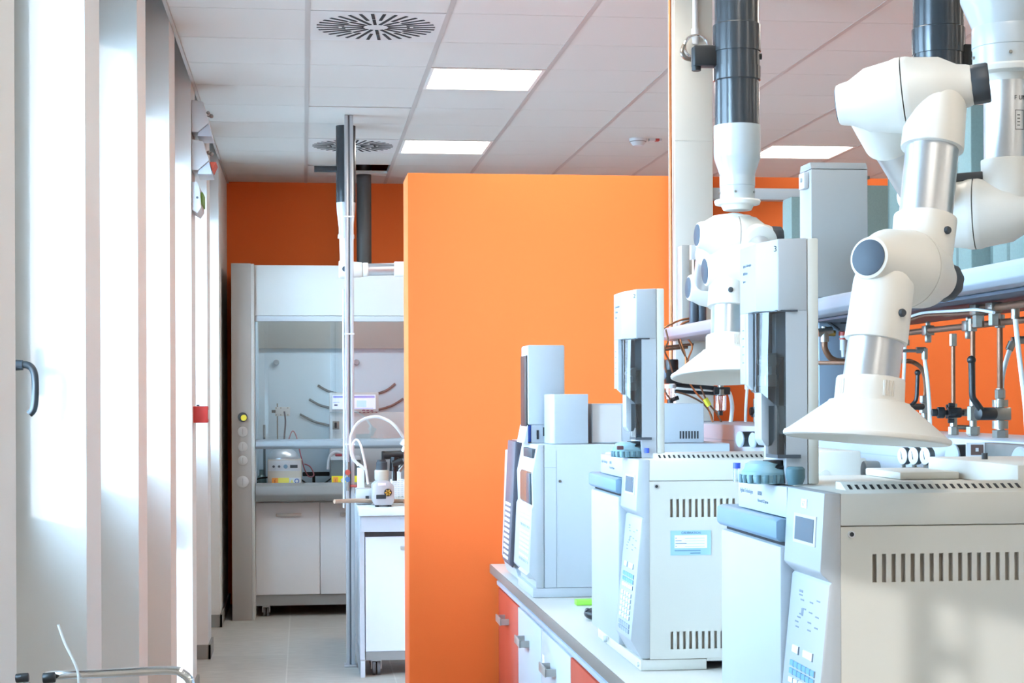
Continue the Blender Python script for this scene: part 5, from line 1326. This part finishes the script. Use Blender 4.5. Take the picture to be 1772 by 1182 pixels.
# valve stack A: black hand wheel
A = rp(1650, 760); A.z = ZSP + .001
top = rp(1653, 577)
t = vdrop('gas_valve', 'small gas valve with black hand wheels on thin copper drop pipe', V((A.x, A.y, top.z)), A + V((0, 0, .04)), .0075, cat='valve')
f = MBS(steel); f.cyl(A, A + V((0, 0, .075)), .013, n=16); hexnut(f, A + V((0, 0, .0)), (0, 0, 1), .018, .02); hexnut(f, A + V((0, 0, .045)), (0, 0, 1), .018, .018)
zc = rp(1650, 716).z
f.cyl((A.x, A.y, A.z), (A.x, A.y, zc), .011, n=16); f.build('valve_body', t, 'steel valve body')
for px0, px1, r in ((1612, 1622, .013), (1622, 1634, .02), (1650, 1663, .018)):
    MBS(black_pl).cyl(Wd(px0, 714, (A - CAM).dot(FWD) - .03), Wd(px1, 714, (A - CAM).dot(FWD) - .03), r, n=16, rnd=.002).build('hand_wheel', t, 'black hand wheel')
st_ = MBS(black_pl); dW = (A - CAM).dot(FWD) - .03
c0, c1 = Wd(1640, 714, dW), Wd(1650, 714, dW)
for k in range(5):
    w = 2 * PI * k / 5; ax = (c1 - c0).normalized(); pa = ax.orthogonal().normalized(); pb_ = ax.cross(pa); o_ = (pa * math.cos(w) + pb_ * math.sin(w)) * .02
    st_.cyl(c0 + o_, c1 + o_, .008, n=10)
st_.cyl(c0, c1, .019, n=16).cyl(Wd(1620, 714, dW), Wd(1668, 714, dW), .009, n=10).build('star_wheel', t, 'black star shaped hand wheel')
f = MBS(steel).cyl(Wd(1655, 739, dW + .03), Wd(1680, 740, dW + .03), .008, n=12).cyl(Wd(1664, 714, dW + .01), Wd(1676, 714, dW + .01), .013, n=14); f.build('cross_pipe', t, 'steel cross pipe')
# valve stack B
B_ = rp(1684, 765); B_.z = ZSP + .001
tp_ = rp(1677, 552)
t = vdrop('gas_valve', 'taller steel gas valve on copper pipe, second from the right', V((B_.x, B_.y, tp_.z)), V((B_.x, B_.y, rp(1680, 705).z)), .0085, cat='valve')
f = MBS(steel); hexnut(f, B_, (0, 0, 1), .018, .018); zz = lambda py: rp(1684, py).z
f.cyl(B_, (B_.x, B_.y, zz(690)), .0125, n=16); hexnut(f, (B_.x, B_.y, zz(752)), (0, 0, 1), .023, zz(738) - zz(752)); hexnut(f, (B_.x, B_.y, zz(728)), (0, 0, 1), .019, zz(703) - zz(728))
f.cyl((B_.x, B_.y, zz(700)), (B_.x, B_.y, zz(668)), .009, n=12); f.build('valve_body', t, 'steel valve body')
# valve stack C with the long black lever
C_ = rp(1731, 775); C_.z = ZSP + .001
t = vdrop('ball_valve', 'large steel ball valve with long bent black lever', V((C_.x, C_.y, rp(1723, 545).z)), V((C_.x, C_.y, rp(1727, 680).z)), .0095, cat='valve')
zz = lambda py: rp(1731, py).z
f = MBS(steel); hexnut(f, (C_.x, C_.y, ZSP + .001), (0, 0, 1), .024, .012)
f.cyl((C_.x, C_.y, ZSP + .001), (C_.x, C_.y, zz(672)), .014, n=18); hexnut(f, (C_.x, C_.y, zz(760)), (0, 0, 1), .026, zz(744) - zz(760)); f.cyl((C_.x, C_.y, zz(742)), (C_.x, C_.y, zz(728)), .026, n=20); f.cyl((C_.x, C_.y, zz(704)), (C_.x, C_.y, zz(692)), .026, n=20); hexnut(f, (C_.x, C_.y, zz(690)), (0, 0, 1), .017, zz(674) - zz(690))
f.box(C_.x - .019, C_.x + .019, C_.y - .019, C_.y + .019, zz(727), zz(705), .003); f.build('valve_body', t, 'steel valve body')
dC = (C_ - CAM).dot(FWD) - .04
MBS(black_pl).cyl(Wd(1692, 716, dC), Wd(1720, 716, dC + .02), .021, n=20, rnd=.003).build('lever_hub', t, 'black lever hub')
MBS(black_pl).tube([Wd(1700, 712, dC - .0), Wd(1690, 698, dC), Wd(1683, 686, dC), Wd(1682, 660, dC), Wd(1681, 626, dC)], .0105, 12, 5).sphere(Wd(1681, 623, dC), .0145, 16).build('lever', t, 'long bent black lever')
# small lever valve behind the cone
D_ = rp(1600, 750); D_.z = ZSP + .001
t = thing('ball_valve', 'small ball valve with short black lever beside the near cone hood', 'valve', D_)
dD = (D_ - CAM).dot(FWD)
f = MBS(steel); f.cyl(D_, (D_.x, D_.y, rp(1601, 685).z), .0125, n=16); hexnut(f, (D_.x, D_.y, rp(1601, 715).z), (0, 0, 1), .019, .02); hexnut(f, (D_.x, D_.y, rp(1601, 697).z), (0, 0, 1), .017, .018); f.build('valve_body', t, 'steel valve body')
MBS(black_pl).tube([Wd(1575, 703, dD - .03), Wd(1585, 692, dD - .03), Wd(1587, 670, dD - .03), Wd(1588, 647, dD - .03)], .0075, 10, 5).sphere(Wd(1588, 645, dD - .03), .0115, 14).cyl(Wd(1572, 704, dD - .035), Wd(1596, 704, dD - .005), .012, n=14).build('lever', t, 'short bent black lever')
MBS(old_copper).tube([Wd(1413, 628, dD + .42), Wd(1470, 628, dD + .25), Wd(1555, 625, dD), Wd(1580, 627, dD), Wd(1596, 640, dD), Wd(1602, 665, dD), Wd(1601, 690, dD)], .0085, 12).solo('bent_pipe', 'brown bent pipe curving down to the small ball valve', 'pipe')
# white hoses
def hose(lab, pts, d, r=.0075):
    MBS(clear_tube).tube([Wd(a, b_, d) for a, b_ in pts], r, 10).solo('gas_hose', lab, 'hose', 'pale gas hoses')
e = MBS(steel).cyl(Wd(1586, 606, dD - .05), Wd(1602, 606, dD - .05), .0115, n=14).cyl(Wd(1600, 603, dD - .05), Wd(1600, 622, dD - .05), .0115, n=14).cyl(Wd(1556, 607, dD - .05), Wd(1588, 607, dD - .05), .006, n=10)
e.solo('elbow_fitting', 'grey elbow fitting on pale pipe left of the copper drops', 'fitting')
hose('pale hose falling from the grey elbow fitting', [(1600, 621), (1605, 660), (1608, 700), (1610, 752)], dD - .05)
hose('pale hose just right of the near arm tube', [(1566, 596), (1565, 630), (1563, 670), (1562, 700)], dD - .02, .0065)
dE = dC - .1
hose('pale hose dropping at right edge past the shelf rail', [(1757, 552), (1762, 600), (1768, 650), (1774, 700), (1778, 760)], dE, .008)
f = MBS(steel).cyl(Wd(1757, 530, dE), Wd(1757, 552, dE), .0135, n=16).cyl(Wd(1757, 524, dE), Wd(1757, 531, dE), .009, n=12); f.solo('hose_fitting', 'grey hose fitting hanging under the shelf at right edge', 'fitting')
hose('pale hose slanting left from the second elbow fitting', [(1748, 604), (1741, 625), (1735, 650), (1733, 678)], dC + .06, .008)
MBS(steel).cyl(Wd(1746, 606, dC + .06), Wd(1752, 592, dC + .06), .013, n=16).cyl(Wd(1751, 590, dC + .06), Wd(1775, 588, dC + .06), .013, n=16).solo('elbow_fitting', 'grey elbow fitting at right edge behind the long black lever', 'fitting')
f = MBS(steel).cyl(rp(1568, 588), rp(1568, 598), .013, n=14).cyl(rp(1568, 575), rp(1568, 589), .009, n=12); f.solo('hose_fitting', 'grey hose fitting on copper rail beside near arm tube', 'fitting')
# fittings left of the near arm, in front of the support post
yy = 4.70
def lp(px, py): return Wy(px, py, yy)
t = thing('pipe_tee', 'small brass and steel tee with curved brown pipe on the blue grey post', 'fitting', lp(1428, 600))
MB(steel).cyl(lp(1415, 576), lp(1440, 572), .012, n=14).cyl(lp(1427, 572), lp(1427, 592), .012, n=14).cyl(lp(1426, 565), lp(1426, 574), .007, n=10).build('tee', t)
MB(mat('brass', '#b08a4a', .3, metal=.9)).cyl(lp(1430, 576), lp(1445, 577), .009, n=12).build('union', t, 'brass union')
MB(old_copper).tube([lp(1427, 590), lp(1428, 604), lp(1437, 619), lp(1452, 625), lp(1478, 627)], .0085, 12).build('pipe', t, 'curved brown pipe')
t = thing('red_valve', 'small red and white needle valve left of the near arm tube', 'valve', lp(1459, 612))
MB(mat('valve_red', '#b54a3e', .4)).cyl(lp(1459, 575), lp(1459, 581), .012, n=12).cyl(lp(1459, 585), lp(1459, 588), .011, n=12).cyl(lp(1452, 577), lp(1470, 577), .006, n=10).build('handle', t)
MB(lab_white).cyl(lp(1459, 581), lp(1459, 606), .009, n=12).cyl(lp(1459, 606), lp(1460, 618), .006, n=12).build('body', t)
# gauges on the front of the spine
gl = mat('gauge_face', '#c9ced2', .3)
def gauge(lab, px, py, r, back=True):
    p = Wx(px, py, SX - .05)
    t = thing('pressure_gauge', lab, 'gauge', p, 'pressure gauges on the spine')
    ax = (-RGT * .93 - FWD * .36).normalized()
    MB(mat('gauge_rim', '#4f5355', .4, metal=.5)).lathe(p - ax * .012, ax, [(0, r * .95), (.001, r), (.014, r), (.0145, r * .97)], 28).build('case', t)
    MB(gl).lathe(p + ax * .0027, ax, [(0, r * .96), (.0004, r * .96)], 28).build('dial', t, 'white dial')
    u = ax.cross(V((0, 0, 1))).normalized()
    nd = MB(black_pl); M = frame(p + ax * .0036, u, (0, 0, 1))
    nd.prism([(-.001, -r * .4), (.002, -r * .4), (r * .3, r * .5), (r * .26, r * .52)], 'z', 0, .0006, M=M).build('needle', t, 'black needle')
    MB(steel).cyl(p + V((0, 0, -r)), p + V((0, 0, -r - .02)), .006, n=10).cyl(p - ax * .01 + V((0, 0, -r - .012)), (SX, p.y + .02, p.z - r - .012), .006, n=10).build('stem', t, 'steel stem')
for px, lab in ((1563, 'left one of three small dial gauges below the near cone hood'), (1582, 'middle one of three small dial gauges below the near cone hood'), (1602, 'right one of three small dial gauges below the near cone hood')):
    gauge(lab, px, 789, .0205)
def regulator(lab, px, py, r):
    p = Wx(px, py, SX - .06); q = V((SX, p.y + .02, p.z))
    t = thing('pressure_regulator', lab, 'regulator', p)
    ax = (-RGT * .95 - FWD * .3).normalized()
    MB(black_pl).cyl(p - ax * .064, p, r * .95, n=28).build('collar', t, 'black collar')
    MB(mat('knob_pale', '#939ca4', .4)).lathe(p, ax, [(0, r * 1.02), (.004, r * 1.02), (.007, r * .9), (.008, r * .3)], 28).build('knob', t, 'rounded pale knob')
regulator('black regulator with domed pale knob next to the steel block', 1650, 789, .026)
regulator('domed pale regulator knob at the right edge of the picture', 1768, 800, .03)
regulator('regulator with pale knob, left one in the gap between the towers', 1282, 760, .026)
regulator('regulator with pale knob, right one in the gap between the towers', 1304, 762, .024)
# steel manifold block and sign
p0, p1 = Wx(1697, 800, SX - .03), Wx(1790, 770, SX - .03)
MB(mat('block_worn', '#6a6865', .45, metal=.3, noise=.25, nscale=25)).box(SX - .03, SX, p1.y, p0.y, ZSP - .09, ZSP - .004, .003).solo('manifold_block', 'worn grey metal manifold block on the spine at right', 'block')
dS = (Wx(1688, 778, SX - .05) - CAM).dot(FWD)
q0, q1 = Wd(1672, 790, dS), Wd(1704, 766, dS)
t = thing('square_sign', 'small white square sign with dark brown square at right', 'sign', q0)
ex = RGT; M = frame(q0, RGT, UP); w_, h_ = (q1 - q0).dot(RGT), (q1 - q0).z
MB(lab_white).box(0, w_, 0, h_, -.003, 0, M=M).build('plate', t)
MB(mat('sign_brown', '#5c4640', .6)).box(w_ * .25, w_ * .92, h_ * .1, h_ * .86, -.001, .0008, M=M).use(lab_white).box(w_ * .5, w_ * .66, h_ * .36, h_ * .62, 0, .0012, M=M).build('symbol', t, 'dark brown square')
MB(steel).box(w_ * .4, w_ * .6, h_ * .3, h_ * .6, -.055, -.0035, M=M).build('holder', t)
p = Wx(1665, 797, SX - .05)
MB(rubber).tube([Wx(1652, 800, SX - .03), Wx(1668, 793, SX - .04), Wx(1690, 795, SX - .04), Wx(1700, 802, SX - .02)], .007, 8).solo('black_cable', 'black cable heap under the small square sign', 'cable')
# tan box and teal motor beyond nearest analyser tower
a = Wy(1416, 800, 3.6); b_ = Wy(1490, 800, 3.6)
t = thing('beige_module', 'plain beige module box behind the large autosampler tower', 'module', ((a.x + b_.x) / 2, 3.7, ZB))
MB(cream).box(a.x, b_.x, 3.6, 3.9, ZB + .001, Wy(1450, 781, 3.6).z, .003).build('housing', t)
MB(mat('button_beige', '#d2cec4', .5)).lathe((Wy(1428, 822, 3.6).x, 3.6, Wy(1428, 822, 3.6).z), (0, -1, 0), [(0, .011), (.001, .011)], 24).build('button', t)
p = Wy(1492, 814, 3.65); q = Wy(1520, 814, 3.65)
MB(mat('motor_slate', '#8796a0', .4)).cyl((p.x + .002, 3.65, p.z), (q.x, 3.65, q.z), .021, n=20, rnd=.003).box(p.x + .01, q.x - .004, 3.64, 3.66, ZB + .001, p.z - .01).solo('pump_motor', 'slate grey motor cylinder right of beige module', 'motor')
# ------------------------------------------------------------------ regulators, filters and copper capillaries at the far end
yr = 6.45
def fp(px, py, y=yr): return Wy(px, py, y)
t = thing('filter_regulator', 'black filter regulator left of the pillar under the shelf end', 'regulator', fp(1158, 750))
MB(black_pl).cyl(fp(1162, 652), fp(1162, 622), .026, n=20, rnd=.003).box(fp(1150, 650).x, fp(1178, 650).x, yr - .03, yr + .03, fp(1160, 664).z, fp(1160, 640).z, .005).build('regulator_head', t)
MB(mat('gauge_blue_grey', '#8ea0b8', .3)).cyl(fp(1140, 649, yr - .01), fp(1151, 648, yr - .01), .02, n=20).build('gauge', t, 'blue grey gauge')
MB(glassy('bowl_clear', (1, 1, 1), (.9, .9, .9), .05, .12, .8)).lathe(fp(1160, 692), (0, 0, 1), [(0, .014), (.004, .02), (.05, .02)], 20).build('bowl', t, 'clear filter bowl')
MB(black_pl).cyl(fp(1160, 700), fp(1160, 692), .012, n=14).cyl(fp(1158, 694), fp(1174, 688), .008, n=10).build('drain', t)
MB(lab_white).cyl(fp(1160, 672), fp(1160, 665), .022, n=20).build('ring', t)
t = thing('filter_regulator', 'second black filter with clear bowl right of the pillar base', 'regulator', fp(1247, 720))
MB(black_pl).box(fp(1234, 668).x, fp(1262, 668).x, yr - .02, yr + .02, fp(1247, 683).z, fp(1247, 670).z, .004).build('regulator_head', t)
MB(steel).cyl(fp(1247, 684), fp(1247, 674), .022, n=18).cyl(fp(1247, 674), fp(1247, 662), .012, n=12).build('bonnet', t)
MB(glassy('bowl_clear', (1, 1, 1), (.9, .9, .9), .05, .12, .8)).lathe(fp(1247, 712), (0, 0, 1), [(0, .012), (.005, .022), (.06, .022)], 20).build('bowl', t, 'clear filter bowl')
MB(black_pl).cyl(fp(1246, 719), fp(1246, 711), .011, n=14).build('drain', t)
MB(black_pl).cyl(fp(1168, 666), fp(1240, 672), .008, n=10).cyl(fp(1168, 677), fp(1250, 682), .007, n=10).solo('black_hose', 'pair of black horizontal hoses across the lower pillar', 'hose')
MB(clear_tube).tube([fp(1255, 674), fp(1263, 682), fp(1267, 705), fp(1264, 735)], .008, 10).solo('gas_hose', 'pale bent hose hanging right of the clear filter bowl', 'hose', 'pale gas hoses')
MB(clear_tube).tube([fp(1293, 672), fp(1291, 700), fp(1290, 735)], .006, 8).cyl(fp(1293, 662), fp(1293, 674), .01).solo('gas_hose', 'pale straight hose seen left of the large tower window', 'hose', 'pale gas hoses')
t = thing('gas_valve', 'black and steel valve half hidden behind large tower needle guide', 'valve', fp(1308, 740))
MB(black_pl).cyl(fp(1298, 712), fp(1306, 712), .016, n=16).cyl(fp(1308, 722), fp(1308, 704), .018, n=16).build('hand_wheel', t)
MB(steel).cyl(fp(1308, 735), fp(1308, 690), .011, n=14).build('valve_body', t)
# copper capillaries
cap = mat('capillary_copper', '#c27b4e', .3, metal=.85); cap_d = mat('capillary_dull', '#7b5a45', .4, metal=.7)
caps = [
 ('bright copper capillary looping over the shelf end and down past the cone', cap, [(1141, 572), (1160, 562), (1185, 552), (1222, 551), (1190, 556), (1176, 566), (1178, 590), (1186, 615), (1186, 640)]),
 ('copper capillary crossing the shelf edge left of the pillar', cap_d, [(1139, 580), (1152, 566), (1175, 555), (1200, 552), (1180, 562), (1172, 580), (1180, 605), (1191, 625)]),
 ('dull capillary hanging from left tip of the shelf to the regulator', cap_d, [(1138, 586), (1142, 600), (1148, 620), (1153, 645)]),
 ('dull capillary bent beside the left regulator', cap_d, [(1152, 570), (1156, 590), (1150, 606), (1158, 625), (1164, 645)]),
 ('long capillary bowing down left of the filter regulator', cap_d, [(1136, 598), (1138, 640), (1146, 668), (1160, 692)]),
 ('copper capillary falling behind the cone rim', cap, [(1183, 560), (1188, 582), (1198, 600), (1190, 625), (1192, 650)]),
 ('long pale copper line slanting from the cone to the rear cover', cap, [(1188, 655), (1205, 680), (1222, 700), (1233, 730), (1234, 752)]),
 ('thin copper line passing the yellow tape to the rear cover', cap_d, [(1170, 678), (1195, 686), (1218, 700), (1232, 722), (1230, 745), (1222, 762)]),
 ('thin dark line running right past the yellow tape', cap_d, [(1212, 668), (1224, 695), (1240, 715), (1252, 740), (1252, 762)]),
 ('copper line ending in loose loops on the rear cover', cap, [(1236, 765), (1242, 748), (1262, 748), (1258, 765), (1240, 764)]),
]
for lab, m_, pts in caps:
    MB(m_).tube([fp(a, b_, yr - .06) for a, b_ in pts], .0035, 7, 5).solo('copper_capillary', lab, 'capillary', 'copper capillaries')
for n, (a0, a1_) in enumerate((((1135, 607), (1190, 601)), ((1140, 601), (1200, 596)))):
    MB(old_copper).cyl(fp(*a0), fp(*a1_), .005, n=10).solo('thin_pipe', ('lower', 'upper')[n] + ' thin horizontal brown pipe left of the pillar', 'pipe')
MB(mat('tape_yellow', '#d8cf3e', .5)).tube([fp(1220, 690, yr - .06), fp(1227, 702, yr - .06)], .011, 10).solo('yellow_tape', 'yellow tape wrapped round copper line below the cone', 'tape')
MB(mat('tape_yellow', '#d8cf3e', .5)).tube([fp(1228, 740, yr - .06), fp(1229, 750, yr - .06)], .008, 10).solo('yellow_tape', 'lower scrap of yellow tape near loose copper loops', 'tape')
for o in list(SC.objects):
    if '_o' in o: del o['_o']
